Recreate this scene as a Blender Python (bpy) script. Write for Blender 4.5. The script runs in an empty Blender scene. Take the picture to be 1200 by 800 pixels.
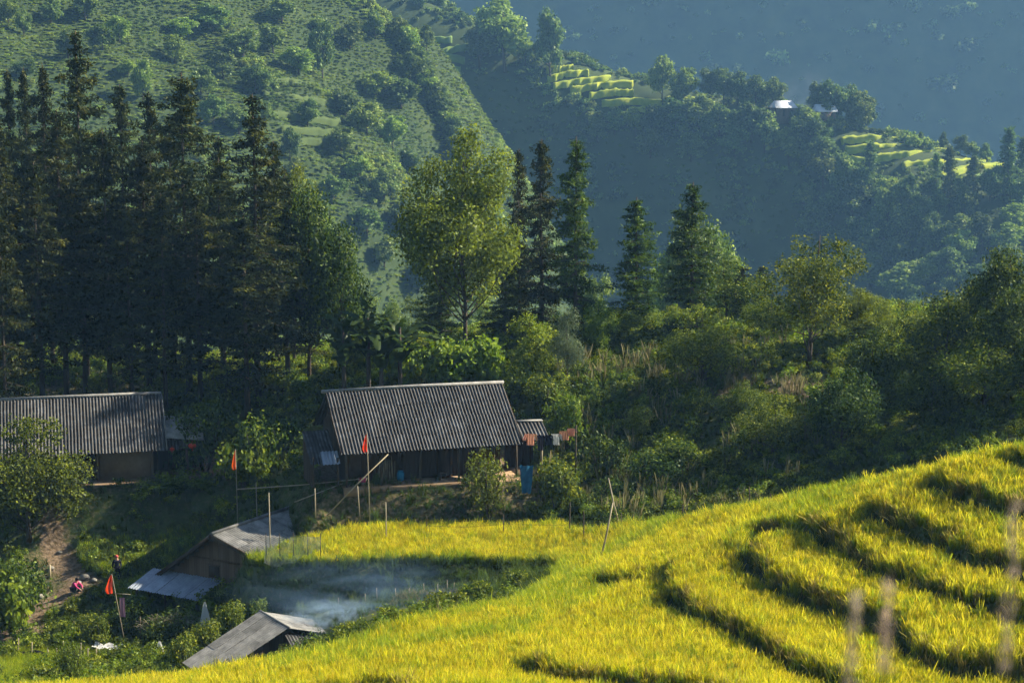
import bpy, math, random
import numpy as np
from mathutils import Vector, Matrix, Euler
S = bpy.context.scene
C = S.collection
R = math.radians
rnd = random.Random(7)
rng = np.random.default_rng(11)

# ---------------------------------------------------------------- camera
F = 70 / 36 * 1200
PITCH = math.atan(370 / F)
cam = bpy.data.objects.new('camera', bpy.data.cameras.new('camera')); C.objects.link(cam)
cam.location = (0, 0, 0); cam.rotation_euler = (R(90) - PITCH, 0, 0)
cam.data.lens = 70; cam.data.sensor_width = 36
cam.data.clip_start = .1; cam.data.clip_end = 6000
cam.data.dof.use_dof = True; cam.data.dof.focus_distance = 100; cam.data.dof.aperture_fstop = 3.4
S.camera = cam

# ---------------------------------------------------------------- world and sun
SUN_AZ, SUN_EL = 72, 36        # azimuth measured from the view direction (+Y) towards +X
w = bpy.data.worlds.new('World'); S.world = w; w.use_nodes = True
nt = w.node_tree; nt.nodes.clear()
sk = nt.nodes.new('ShaderNodeTexSky'); sk.sky_type = 'NISHITA'; sk.sun_disc = False
sk.sun_elevation = R(SUN_EL); sk.sun_rotation = R(SUN_AZ); sk.altitude = 900
sk.air_density = 1.2; sk.dust_density = 1.0; sk.ozone_density = 2.0
bg = nt.nodes.new('ShaderNodeBackground'); bg.inputs[1].default_value = .05
wo = nt.nodes.new('ShaderNodeOutputWorld')
nt.links.new(sk.outputs[0], bg.inputs[0]); nt.links.new(bg.outputs[0], wo.inputs[0])
sl = bpy.data.lights.new('sun', 'SUN'); sl.energy = 5.0; sl.angle = R(.5); sl.color = (1, .9, .72)
so = bpy.data.objects.new('sun', sl); C.objects.link(so)
sdir = Vector((math.sin(R(SUN_AZ)) * math.cos(R(SUN_EL)), math.cos(R(SUN_AZ)) * math.cos(R(SUN_EL)), math.sin(R(SUN_EL))))
so.rotation_euler = sdir.to_track_quat('Z', 'Y').to_euler(); so.location = (60, 40, 60)
S.view_settings.view_transform = 'Standard'; S.view_settings.look = 'None'
S.view_settings.gamma = 1; S.view_settings.use_curve_mapping = False; S.view_settings.exposure = 1.55
S.render.engine = 'CYCLES'
cy = S.cycles
cy.max_bounces = 4; cy.diffuse_bounces = 2; cy.glossy_bounces = 1; cy.transmission_bounces = 2
cy.transparent_max_bounces = 8; cy.volume_bounces = 0
cy.caustics_reflective = False; cy.caustics_refractive = False
cy.use_adaptive_sampling = True; cy.adaptive_threshold = .03
cy.use_denoising = True
cy.volume_step_rate = 2; cy.volume_max_steps = 64
cy.sample_clamp_indirect = 4

# ---------------------------------------------------------------- helpers
def un(px, py, Y):
    dy = math.cos(PITCH) + math.sin(PITCH) * (400 - py) / F
    dz = -math.sin(PITCH) + math.cos(PITCH) * (400 - py) / F
    t = Y / dy
    return np.array([(px - 600) / F * t, Y, dz * t])
def zat(py, Y): return un(600, py, Y)[2]
def xat(px, Y, z=-24):
    d = Y * math.cos(PITCH) - z * math.sin(PITCH)
    return (px - 600) / F * d

def tag(o, label=None, cat=None, group=None, kind=None):
    if label: o['label'] = label
    if cat: o['category'] = cat
    if group: o['group'] = group
    if kind: o['kind'] = kind
    return o
def link(name, me, parent=None, loc=(0, 0, 0), rot=(0, 0, 0), scl=(1, 1, 1)):
    o = bpy.data.objects.new(name, me); C.objects.link(o)
    o.location = loc; o.rotation_euler = rot; o.scale = scl
    if parent: o.parent = parent
    return o
def thing(name, label, cat, loc=(0, 0, 0), rz=0, group=None):
    return tag(link(name, None, None, loc, (0, 0, rz)), label, cat, group)

def mesh_np(name, V, Q, mat=None, var=None, smooth=False, T=None):
    """V nx3 verts, Q mx4 quads (T kx3 tris), var per-vertex float"""
    me = bpy.data.meshes.new(name)
    V = np.asarray(V, dtype=np.float32)
    Q = np.zeros((0, 4), int) if Q is None else np.asarray(Q, dtype=np.int64)
    T = np.zeros((0, 3), int) if T is None else np.asarray(T, dtype=np.int64)
    me.vertices.add(len(V)); me.vertices.foreach_set('co', V.ravel())
    nl = len(Q) * 4 + len(T) * 3
    me.loops.add(nl)
    me.loops.foreach_set('vertex_index', np.concatenate([Q.ravel(), T.ravel()]).astype(np.int32))
    me.polygons.add(len(Q) + len(T))
    st = np.concatenate([np.arange(len(Q)) * 4, len(Q) * 4 + np.arange(len(T)) * 3]).astype(np.int32)
    me.polygons.foreach_set('loop_start', st)
    if smooth: me.polygons.foreach_set('use_smooth', np.ones(len(Q) + len(T), bool))
    me.update(calc_edges=True)
    if var is not None:
        a = me.attributes.new('var', 'FLOAT', 'POINT'); a.data.foreach_set('value', np.asarray(var, dtype=np.float32))
    if mat: me.materials.append(mat)
    return me

class MB:
    def __init__(s): s.v = []; s.q = []; s.t = []
    def add(s, V, Q=(), T=()):
        n = len(s.v); s.v += [tuple(p) for p in V]
        s.q += [tuple(i + n for i in f) for f in Q]; s.t += [tuple(i + n for i in f) for f in T]
    def box(s, c, d, M=None):
        x, y, z = d[0] / 2, d[1] / 2, d[2] / 2
        P = [Vector((a * x, b * y, e * z)) for a in (-1, 1) for b in (-1, 1) for e in (-1, 1)]
        if M is not None: P = [M @ p for p in P]
        P = [p + Vector(c) for p in P]
        s.add(P, [(0, 1, 3, 2), (4, 6, 7, 5), (0, 4, 5, 1), (2, 3, 7, 6), (0, 2, 6, 4), (1, 5, 7, 3)])
    def tube(s, pts, rad, n=6, cap=True):
        pts = [Vector(p) for p in pts]; m = len(pts)
        if not hasattr(rad, '__len__'): rad = [rad] * m
        V = []
        for i, p in enumerate(pts):
            d = (pts[min(i + 1, m - 1)] - pts[max(i - 1, 0)]).normalized()
            a = d.orthogonal().normalized() if i == 0 else (a - d * a.dot(d)).normalized()
            b = d.cross(a)
            for k in range(n):
                t = 2 * math.pi * k / n
                V.append(p + (a * math.cos(t) + b * math.sin(t)) * rad[i])
        Q = [(i * n + k, i * n + (k + 1) % n, (i + 1) * n + (k + 1) % n, (i + 1) * n + k) for i in range(m - 1) for k in range(n)]
        T = []
        if cap:
            V += [pts[0], pts[-1]]; A, B = len(V) - 2, len(V) - 1
            T = [(A, (k + 1) % n, k) for k in range(n)] + [(B, (m - 1) * n + k, (m - 1) * n + (k + 1) % n) for k in range(n)]
        s.add(V, Q, T)
    def mesh(s, name, mat, smooth=False):
        return mesh_np(name, np.array(s.v), np.array(s.q) if s.q else None, mat, None, smooth, np.array(s.t) if s.t else None)

# ---------------------------------------------------------------- materials
def newmat(name):
    m = bpy.data.materials.new(name); m.use_nodes = True
    nt = m.node_tree; nt.nodes.clear()
    return m, nt, lambda t: nt.nodes.new(t)
def ramp(N, cols):
    r = N('ShaderNodeValToRGB'); e = r.color_ramp.elements
    while len(e) > 1: e.remove(e[-1])
    for i, (p, c) in enumerate(cols):
        x = e[0] if i == 0 else e.new(p)
        x.position = p; x.color = (*c, 1)
    return r
def leafmat(name, cols, trans=.35, gloss=.06, rough=.5, objvar=.22):
    m, nt, N = newmat(name); L = nt.links.new
    at = N('ShaderNodeAttribute'); at.attribute_name = 'var'
    oi = N('ShaderNodeObjectInfo')
    r = ramp(N, cols)
    L(at.outputs['Fac'], r.inputs[0])
    hs = N('ShaderNodeHueSaturation')
    mr = N('ShaderNodeMapRange'); mr.inputs['To Min'].default_value = 1 - objvar; mr.inputs['To Max'].default_value = 1 + objvar
    L(oi.outputs['Random'], mr.inputs['Value']); L(mr.outputs[0], hs.inputs['Value'])
    mh = N('ShaderNodeMapRange'); mh.inputs['To Min'].default_value = .485; mh.inputs['To Max'].default_value = .51
    mm = N('ShaderNodeMath'); mm.operation = 'FRACT'; m2 = N('ShaderNodeMath'); m2.operation = 'MULTIPLY'; m2.inputs[1].default_value = 7.31
    L(oi.outputs['Random'], m2.inputs[0]); L(m2.outputs[0], mm.inputs[0]); L(mm.outputs[0], mh.inputs['Value']); L(mh.outputs[0], hs.inputs['Hue'])
    L(r.outputs[0], hs.inputs['Color'])
    d = N('ShaderNodeBsdfDiffuse'); t = N('ShaderNodeBsdfTranslucent'); mx = N('ShaderNodeMixShader'); mx.inputs[0].default_value = trans
    L(hs.outputs[0], d.inputs[0]); L(hs.outputs[0], t.inputs[0]); L(d.outputs[0], mx.inputs[1]); L(t.outputs[0], mx.inputs[2])
    g = N('ShaderNodeBsdfGlossy'); g.inputs['Roughness'].default_value = rough; g.inputs[0].default_value = (.5, .55, .45, 1)
    m3 = N('ShaderNodeMixShader'); m3.inputs[0].default_value = gloss
    L(mx.outputs[0], m3.inputs[1]); L(g.outputs[0], m3.inputs[2])
    o = N('ShaderNodeOutputMaterial'); L(m3.outputs[0], o.inputs[0])
    return m
def noisemat(name, cols, scale=3, rough=.85, bump=.3, stretch=(1, 1, 1), detail=6, objvar=0, bscale=None, spec=.2, coords='Object'):
    m, nt, N = newmat(name); L = nt.links.new
    tc = N('ShaderNodeTexCoord'); mp = N('ShaderNodeMapping'); mp.inputs['Scale'].default_value = stretch
    L(tc.outputs[coords], mp.inputs[0])
    oi = N('ShaderNodeObjectInfo'); ml = N('ShaderNodeMath'); ml.operation = 'MULTIPLY'; ml.inputs[1].default_value = 37
    L(oi.outputs['Random'], ml.inputs[0])
    n = N('ShaderNodeTexNoise'); n.noise_dimensions = '4D'; n.inputs['Scale'].default_value = scale; n.inputs['Detail'].default_value = detail; n.inputs['Roughness'].default_value = .65
    L(mp.outputs[0], n.inputs['Vector']); L(ml.outputs[0], n.inputs['W'])
    r = ramp(N, cols); L(n.outputs['Fac'], r.inputs[0])
    b = N('ShaderNodeBsdfPrincipled'); b.inputs['Roughness'].default_value = rough; b.inputs['Specular IOR Level'].default_value = spec
    col = r.outputs[0]
    if objvar:
        hs = N('ShaderNodeHueSaturation'); mr = N('ShaderNodeMapRange'); mr.inputs['To Min'].default_value = 1 - objvar; mr.inputs['To Max'].default_value = 1 + objvar
        L(oi.outputs['Random'], mr.inputs['Value']); L(mr.outputs[0], hs.inputs['Value']); L(col, hs.inputs['Color']); col = hs.outputs[0]
    L(col, b.inputs['Base Color'])
    n2 = N('ShaderNodeTexNoise'); n2.inputs['Scale'].default_value = bscale or scale * 4; n2.inputs['Detail'].default_value = 5
    L(mp.outputs[0], n2.inputs['Vector'])
    bp = N('ShaderNodeBump'); bp.inputs['Strength'].default_value = bump; bp.inputs['Distance'].default_value = .05
    L(n2.outputs['Fac'], bp.inputs['Height']); L(bp.outputs[0], b.inputs['Normal'])
    o = N('ShaderNodeOutputMaterial'); L(b.outputs[0], o.inputs[0])
    return m
def plainmat(name, c, rough=.7):
    return noisemat(name, [(.3, tuple(x * .8 for x in c)), (.7, tuple(min(1, x * 1.15) for x in c))], 8, rough, .15)

M_CON = leafmat('conifer needles', [(0, (.013, .022, .006)), (.6, (.040, .050, .010)), (1, (.13, .13, .022))], .28, .015)
M_DARK = leafmat('dark leaves', [(0, (.015, .035, .006)), (.6, (.07, .115, .013)), (1, (.19, .25, .03))], .4, .02)
M_MID = leafmat('green leaves', [(0, (.03, .065, .008)), (.6, (.15, .20, .014)), (1, (.32, .35, .03))], .45, .02)
M_LIME = leafmat('bright leaves', [(0, (.07, .13, .010)), (.6, (.20, .28, .018)), (1, (.34, .40, .04))], .5, .02)
M_OLIVE = leafmat('olive leaves', [(0, (.06, .085, .01)), (.6, (.16, .22, .018)), (1, (.31, .36, .035))], .5, .02)
M_PALE = leafmat('pale willow leaves', [(0, (.07, .10, .05)), (.6, (.13, .17, .08)), (1, (.2, .24, .12))], .4, .03)
M_FAR = leafmat('far leaves', [(0, (.05, .09, .02)), (.6, (.12, .20, .035)), (1, (.25, .32, .07))], .42, .03, objvar=.45)
M_FARL = leafmat('far scrub leaves', [(0, (.10, .16, .02)), (.6, (.21, .30, .045)), (1, (.36, .42, .09))], .45, .03, objvar=.45)
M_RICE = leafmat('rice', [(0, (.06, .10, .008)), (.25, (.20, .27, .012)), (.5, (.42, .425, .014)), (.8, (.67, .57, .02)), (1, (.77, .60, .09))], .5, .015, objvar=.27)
M_RICEG = leafmat('green rice', [(0, (.06, .10, .008)), (.5, (.22, .32, .014)), (1, (.50, .50, .03))], .5, .015, objvar=.2)
M_STRAW = leafmat('straw', [(0, (.10, .10, .02)), (.5, (.30, .26, .05)), (1, (.62, .50, .12))], .4, .01, objvar=.25)
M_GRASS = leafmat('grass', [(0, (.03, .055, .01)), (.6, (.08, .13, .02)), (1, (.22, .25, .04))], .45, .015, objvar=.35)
M_DRY = leafmat('dry stalks', [(0, (.06, .065, .02)), (.6, (.15, .14, .055)), (1, (.30, .27, .13))], .35, .01)
M_BARK = noisemat('bark', [(.3, (.035, .026, .018)), (.7, (.10, .08, .055))], 4, .95, .6, (1, 1, .3))
M_BAMBOO = noisemat('bamboo', [(.3, (.22, .18, .11)), (.7, (.40, .34, .22))], 3, .6, .2, (1, 1, .4))
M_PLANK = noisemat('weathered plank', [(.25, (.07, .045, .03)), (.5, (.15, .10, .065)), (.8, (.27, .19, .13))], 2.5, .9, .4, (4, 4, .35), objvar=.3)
M_MUD = noisemat('mud wall', [(.3, (.20, .13, .075)), (.7, (.33, .23, .14))], 1.2, .95, .5)
M_DRYP = leafmat('pale seed heads', [(0, (.35, .27, .20)), (1, (.62, .50, .38))], .5, .0)
M_STONE = noisemat('stone', [(.3, (.13, .12, .10)), (.7, (.30, .28, .24))], 2, .9, .5, objvar=.25)
# ---------------------------------------------------------------- terrain
def tps_fit(P, lam=1e-3):
    P = np.array(P, float); X = P[:, :2] / 50; n = len(P)
    d2 = ((X[:, None] - X[None]) ** 2).sum(-1)
    K = np.where(d2 > 0, d2 * np.log(d2 + 1e-12), 0) * .5 + np.eye(n) * lam
    A = np.zeros((n + 3, n + 3)); A[:n, :n] = K; A[:n, n] = 1; A[:n, n + 1:] = X; A[n, :n] = 1; A[n + 1:, :n] = X.T
    c = np.linalg.solve(A, np.concatenate([P[:, 2], [0, 0, 0]]))
    return X, c
def tps_eval(f, x, y):
    X, c = f; x = np.asarray(x, float) / 50; y = np.asarray(y, float) / 50
    out = c[-3] + c[-2] * x + c[-1] * y
    for (a, b), k in zip(X, c[:-3]):
        d2 = (x - a) ** 2 + (y - b) ** 2
        out = out + k * .5 * d2 * np.log(d2 + 1e-12)
    return out
def seg_dist(x, y, poly, closed):
    """distance to a polyline, signed side (left +), arc position"""
    x = np.asarray(x, float); y = np.asarray(y, float)
    best = np.full(x.shape, 1e9); side = np.ones(x.shape); arc = np.zeros(x.shape); s0 = 0
    n = len(poly); rngs = range(n if closed else n - 1)
    for i in rngs:
        a = poly[i]; b = poly[(i + 1) % n]
        dx, dy = b[0] - a[0], b[1] - a[1]; l = math.hypot(dx, dy)
        if l < 1e-6: continue
        t = np.clip(((x - a[0]) * dx + (y - a[1]) * dy) / l / l, 0, 1)
        qx, qy = x - a[0] - t * dx, y - a[1] - t * dy
        d = np.hypot(qx, qy); m = d < best
        best = np.where(m, d, best); side = np.where(m, np.sign(dx * (y - a[1]) - dy * (x - a[0]) + 1e-12), side)
        arc = np.where(m, s0 + t * l, arc); s0 += l
    return best, side, arc, s0
def inside(x, y, poly):
    x = np.asarray(x, float); y = np.asarray(y, float); r = np.zeros(x.shape, bool); n = len(poly)
    for i in range(n):
        (x0, y0), (x1, y1) = poly[i], poly[(i + 1) % n]
        if y0 == y1: continue
        c = ((y0 > y) != (y1 > y)) & (x < (x1 - x0) * (y - y0) / (y1 - y0) + x0)
        r ^= c
    return r
def sdf(x, y, poly):
    d, _, _, _ = seg_dist(x, y, poly, True)
    return np.where(inside(x, y, poly), d, -d)
def smooth(a, b, x):
    t = np.clip((x - a) / (b - a), 0, 1); return t * t * (3 - 2 * t)
def lat(ix, iy, seed):
    h = (ix * 374761393 + iy * 668265263 + seed * 974634777) & 0xffffffff
    h = ((h ^ (h >> 13)) * 1274126177) & 0xffffffff
    return ((h ^ (h >> 16)) & 0xffff) / 65535
def vnoise(x, y, sc, seed=0, octv=3):
    x = np.asarray(x, float) / sc; y = np.asarray(y, float) / sc; o = 0; a = 1; tot = 0
    for k in range(octv):
        xi = np.floor(x).astype(np.int64); yi = np.floor(y).astype(np.int64); fx = x - xi; fy = y - yi
        fx = fx * fx * (3 - 2 * fx); fy = fy * fy * (3 - 2 * fy)
        s = seed + k * 17
        v = (lat(xi, yi, s) * (1 - fx) + lat(xi + 1, yi, s) * fx) * (1 - fy) + (lat(xi, yi + 1, s) * (1 - fx) + lat(xi + 1, yi + 1, s) * fx) * fy
        o = o + a * v; tot += a; a *= .5; x = x * 2.03; y = y * 2.03
    return o / tot

RICE_PTS = [(1320,500,76),(1200,515,73),(1060,545,76),(930,577,82),(800,597,89),(720,607,97),(650,606,104),(500,608,105),(380,618,104),
    (370,640,101),(300,646,100.5),(330,628,103),(450,645,99),(560,648,98),(650,655,97),(640,680,85),(600,695,80),(500,712,77),(400,745,74),(300,772,74),(200,785,76),(100,797,77),
    (1200,600,68),(1200,700,62),(1200,800,57),(1000,620,72),(1000,700,66),(1000,800,58),(800,660,76),(800,720,69),(800,800,60),
    (700,700,75),(600,800,61),(600,740,70),(400,800,64),(200,800,68),(0,800,72),(720,640,90),(1300,800,55),(-100,800,76)]
RW = [un(*p) for p in RICE_PTS] + [np.array(p) for p in [(0, 50, -18.2), (25, 48, -17.6), (-20, 55, -21)]]
rice_tps = tps_fit(RW, 3e-3)
RP = [(1420,480,78),(1300,495,76),(1200,515,73),(1060,545,76),(930,577,82),(800,597,89),(740,603,96),(650,606,104),(500,608,105.3),(400,618,105.3),(365,624,103.8),(325,632,102.2),(296,640,100.6),
    (300,648,99.6),(340,648,99.3),(385,646,99.2),(450,645,99),(520,646,98.5),(580,648,98),(640,651,97.3),(655,656,95.5),(655,662,93),(640,675,87),(600,693,80),(500,712,77),(400,745,74),(300,772,74),(200,785,76),(100,797,77),(0,812,76)]
RICE_POLY = [tuple(un(*p)[:2]) for p in RP] + [(-26, 76), (-26, 47), (40, 47)]

OUT = [(600,690,91),(520,697,96),(450,705,96),(400,735,92),(400,712,98),(350,740,93),(300,775,91),(300,705,100),(250,762,95),(200,752,100),
    (150,740,102),(50,760,100),(0,760,100),(50,800,94),(150,800,92),(100,700,107),(0,700,108),(100,640,112),(0,640,112),(200,650,111),(260,620,112),(200,600,114),(100,600,115),(0,600,116),
    (200,562,117.5),(100,562,117.5),(0,565,118),(300,580,113),(300,560,115),(380,575,109.5),(500,557,110),(600,557,111),(450,603,107),(600,600,107),(700,600,106),(700,560,110),(750,570,108),
    (300,500,122),(200,480,127),(50,470,129),(400,440,130),(500,430,126),(600,430,126),(700,428,124),(800,435,121),(900,438,118),(1000,440,116),(1100,455,112),(1200,440,112),(0,440,140),(200,440,140),(300,440,138),
    (750,500,114),(850,500,112),(950,500,110),(850,550,107),(950,550,104),(1050,530,102),(1150,500,100),(1250,480,100)]
OW = [un(*p) for p in OUT] + [np.array(p, float) for p in [(15.8,92,-24),(20,88,-22.6),(10,96,-25.2),(5,102,-25.9),(30,86,-20.8),(45,90,-19),
    (-60,150,-24),(0,150,-23.5),(60,140,-21),(-60,185,-36),(0,180,-36),(60,170,-35),(-60,235,-75),(0,235,-78),(60,235,-78),(-70,100,-27),(-70,120,-26),(70,110,-18),
    (0,0,-1.8),(0,3.5,-2.5),(-40,0,-4),(40,0,-1),(0,20,-9.5),(-40,20,-15),(40,20,-7),(-40,50,-25),(0,50,-20),(30,50,-17),(0,35,-15),(-25,80,-28.5),(-25,70,-27.5),(-40,95,-31),
    (-12,85,-28.6),(-12,91,-30.4),(-14,95,-30.5),(-9,92,-29.6),(-17,101,-31),(-15,99,-30.6)]]
out_tps = tps_fit(OW, 2e-3)

# stepped terrace edges in the rice, traced as (pixel x, pixel y); the upper terrace is on the left of the walking direction
EDGES = [[(1012,590),(1045,602),(1085,612),(1130,640),(1165,655),(1215,668),(1330,705),(1450,745)],
    [(1085,556),(1120,568),(1160,582),(1210,594),(1330,625),(1450,660)],
    [(1170,524),(1190,530),(1215,538),(1330,565),(1450,590)],
    [(880,642),(876,628),(892,614),(925,610),(965,615),(990,628),(1015,650),(1060,668),(1110,686),(1160,700),(1215,712),(1330,750),(1450,795)],
    [(884,628),(884,645),(905,668),(955,690),(1010,704),(1045,722),(1070,748),(1095,768),(1150,772),(1215,776),(1330,800),(1450,840)],
    [(778,655),(788,664),(795,690),(825,710),(870,730),(905,748),(940,770),(985,792),(1020,806)],
    [(610,762),(630,772),(665,782),(710,786),(760,790),(830,798),(900,812),(980,830)],
    [(95,838),(440,792),(468,800),(500,812)],
    [(700,668),(712,674),(730,672),(752,660)],
    [(500,705),(520,702),(545,698),(575,692),(596,690)]]
AMP = [.30, .27, .24, .30, .38, .33, .33, .25, .22, .25]
def on_rice(px, py):
    Y = np.arange(40, 110, .1); P = np.array([un(px, py, y) for y in Y]); z = tps_eval(rice_tps, P[:, 0], P[:, 1])
    k = np.argmax(P[:, 2] < z); return P[k, 0], P[k, 1]
EDGE_W = []
for e in EDGES:
    pts = [on_rice(*p) for p in e]; q = []
    for i in range(len(pts) - 1):
        a, b = np.array(pts[max(i-1, 0)]), np.array(pts[i]); c, d = np.array(pts[i+1]), np.array(pts[min(i+2, len(pts)-1)])
        for t in np.arange(0, 1, .2):
            q.append(tuple(.5 * ((2*b) + (c-a)*t + (2*a-5*b+4*c-d)*t*t + (3*b-a-3*c+d)*t**3)))
    q.append(pts[-1]); EDGE_W.append(q)
EDGE_W = [[(x, y) for x, y in e] for e in EDGE_W]
def steps(x, y):
    """height offset of the terrace steps, and how strongly a point lies on a riser"""
    h = np.zeros(np.shape(x)); band = np.zeros(np.shape(x)); wob = (vnoise(x, y, 1.1, 5, 2) - .5) * .35
    for e, A in zip(EDGE_W, AMP):
        d, s, arc, L = seg_dist(x, y, e, False)
        s = s * d + wob                      # + = upper side
        ta = smooth(0, 1.2, arc) * smooth(0, 1.0, L - arc + (.0 if e[-1][0] < 16 else 9))
        f = np.exp(-np.abs(s) / 2.0) * smooth(-.12, .12, s) * 1.0 - np.exp(-np.abs(s) / 1.6) * (1 - smooth(-.12, .12, s))
        h = h + A * ta * f
        band = np.maximum(band, ta * (s > -.42) * (s < .0))
    return h, band
def edge_front(x, y):
    r = np.zeros(np.shape(x)); wob = (vnoise(x, y, 1.1, 5, 2) - .5) * .35
    for e in EDGE_W:
        d, s, arc, L = seg_dist(x, y, e, False); s = s * d + wob; r = np.maximum(r, (s > -.05) * (s < .22) * smooth(.3, 1.5, arc))
    return r

# houses stand on levelled yards: (x, y, half length, half depth, yaw, z)
YARDS = []
def yard(x, y, hx, hy, yaw, z): YARDS.append((x, y, hx, hy, R(yaw), z))
H2 = un(400, 531, 106.2); H2Z = -25.05
yard(H2[0] + 4.4, H2[1] + 5.0, 5.8, 2.8, 16, H2Z)
H1 = un(195, 526, 115.5); H1Z = -26.75
yard(H1[0] - 2.6, H1[1] + 2.8, 6.4, 2.6, 13, H1Z)

def height_raw(x, y):
    zo = tps_eval(out_tps, x, y) + (vnoise(x, y, 7, 3, 4) - .5) * 1.0 * smooth(20, 60, y) + (vnoise(x, y, 1.3, 8, 2) - .5) * .18
    for (cx, cy_, hx, hy, a, z) in YARDS:
        lx = (x - cx) * math.cos(a) + (y - cy_) * math.sin(a); ly = -(x - cx) * math.sin(a) + (y - cy_) * math.cos(a)
        d = np.maximum(np.abs(lx) - hx, np.abs(ly) - hy); wgt = 1 - smooth(0, 3.2, d); zo = zo * (1 - wgt) + z * wgt
    zr = tps_eval(rice_tps, x, y) - .62 + (vnoise(x, y, 3.5, 4, 2) - .5) * .25
    st, band = steps(x, y); zr = zr + st
    d = sdf(x, y, RICE_POLY) + (vnoise(x, y, 1.6, 9, 2) - .5) * .7
    wgt = smooth(-1.5, -.1, d)
    return zo * (1 - wgt) + zr * wgt, d, band
gx = np.concatenate([np.arange(-130, -45, 5), np.arange(-45, -32, 1.0), np.arange(-32, 36, .22), np.arange(36, 50, 1.0), np.arange(50, 131, 5)])
gy = np.concatenate([np.arange(-30, 50, 2.0), np.arange(50, 112, .25), np.arange(112, 150, .7), np.arange(150, 262, 4)])
GX, GY = np.meshgrid(gx, gy)
GZ, GD, GB = height_raw(GX, GY)
def sample(G, x, y):
    x = np.asarray(x, float); y = np.asarray(y, float)
    i = np.clip(np.searchsorted(gx, x) - 1, 0, len(gx) - 2); j = np.clip(np.searchsorted(gy, y) - 1, 0, len(gy) - 2)
    fx = np.clip((x - gx[i]) / (gx[i + 1] - gx[i]), 0, 1); fy = np.clip((y - gy[j]) / (gy[j + 1] - gy[j]), 0, 1)
    return (G[j, i] * (1 - fx) + G[j, i + 1] * fx) * (1 - fy) + (G[j + 1, i] * (1 - fx) + G[j + 1, i + 1] * fx) * fy
def hz(x, y): return float(sample(GZ, x, y))
def ground_at(px, py, y0=50, y1=170):
    Y = np.arange(y0, y1, .15); P = np.array([un(px, py, y) for y in Y]); z = sample(GZ, P[:, 0], P[:, 1])
    m = P[:, 2] < z
    k = int(np.argmax(m)) if m.any() else len(Y) - 1
    return P[k, 0], P[k, 1], float(z[k])
def grid_mesh(name, GX, GY, GZ, mat):
    ny, nx = GX.shape; V = np.stack([GX, GY, GZ], -1).reshape(-1, 3)
    I = np.arange(ny * nx).reshape(ny, nx)
    Q = np.stack([I[:-1, :-1], I[:-1, 1:], I[1:, 1:], I[1:, :-1]], -1).reshape(-1, 4)
    return mesh_np(name, V, Q, mat, None, True)

PATH = [ground_at(px, py)[:2] for px, py in [(-30,768),(0,745),(25,730),(60,706),(88,690),(100,684),(84,672),(70,655),(62,640),(60,625)]]
def path_d(x, y): return seg_dist(x, y, PATH, False)[0]
# ground material: soil / leaf litter / green, with bare-earth masks stored per vertex
m, nt, N = newmat('ground soil and grass'); L = nt.links.new
tc = N('ShaderNodeTexCoord')
n1 = N('ShaderNodeTexNoise'); n1.inputs['Scale'].default_value = .6; n1.inputs['Detail'].default_value = 8; n1.inputs['Roughness'].default_value = .7
n2 = N('ShaderNodeTexNoise'); n2.inputs['Scale'].default_value = 5; n2.inputs['Detail'].default_value = 6
L(tc.outputs['Object'], n1.inputs['Vector']); L(tc.outputs['Object'], n2.inputs['Vector'])
r1 = ramp(N, [(.35, (.03, .045, .012)), (.55, (.06, .08, .02)), (.75, (.11, .12, .035))]); L(n1.outputs['Fac'], r1.inputs[0])
r2 = ramp(N, [(.3, (.09, .06, .035)), (.55, (.17, .12, .075)), (.8, (.28, .21, .14))]); L(n2.outputs['Fac'], r2.inputs[0])
at = N('ShaderNodeAttribute'); at.attribute_name = 'var'
ad = N('ShaderNodeMath'); ad.operation = 'ADD'; L(at.outputs['Fac'], ad.inputs[0])
sc_ = N('ShaderNodeMapRange'); sc_.inputs['From Min'].default_value = .35; sc_.inputs['From Max'].default_value = .65; sc_.inputs['To Min'].default_value = -.3; sc_.inputs['To Max'].default_value = .3
L(n2.outputs['Fac'], sc_.inputs['Value']); L(sc_.outputs[0], ad.inputs[1]); ad.use_clamp = True
mx = N('ShaderNodeMix'); mx.data_type = 'RGBA'; L(ad.outputs[0], mx.inputs['Factor']); L(r1.outputs[0], mx.inputs['A']); L(r2.outputs[0], mx.inputs['B'])
b = N('ShaderNodeBsdfPrincipled'); b.inputs['Roughness'].default_value = .95; b.inputs['Specular IOR Level'].default_value = .1; L(mx.outputs['Result'], b.inputs['Base Color'])
bp = N('ShaderNodeBump'); bp.inputs['Strength'].default_value = .6; bp.inputs['Distance'].default_value = .12; L(n2.outputs['Fac'], bp.inputs['Height']); L(bp.outputs[0], b.inputs['Normal'])
o = N('ShaderNodeOutputMaterial'); L(b.outputs[0], o.inputs[0]); M_GROUND = m
gme = grid_mesh('terrain', GX, GY, GZ, M_GROUND)
bare = 1.1 * (1 - smooth(.45, 1.1, path_d(GX, GY)))
for (cx, cy_, hx, hy, a, z) in YARDS:
    lx = (GX - cx) * math.cos(a) + (GY - cy_) * math.sin(a); ly = -(GX - cx) * math.sin(a) + (GY - cy_) * math.cos(a)
    bare = np.maximum(bare, 1 - smooth(.1, 1.0, np.maximum(np.abs(lx) - hx, np.abs(ly) - hy)))
SOIL = [(60,662,2.2,.5),(45,695,2.5,.4),(870,452,2.6,.7),(930,456,2.4,.7),(430,585,5,.5),(520,580,5,.5),(600,580,3,.5),(100,450,10,.5),(60,470,7,.6),(48,735,1.2,1)]
for px, py, rr, a in SOIL:
    x, y, z = ground_at(px, py); bare = np.maximum(bare, a * (1 - smooth(rr * .5, rr, np.hypot(GX - x, (GY - y)))))
bare = bare * (GD < -.4)
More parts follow.
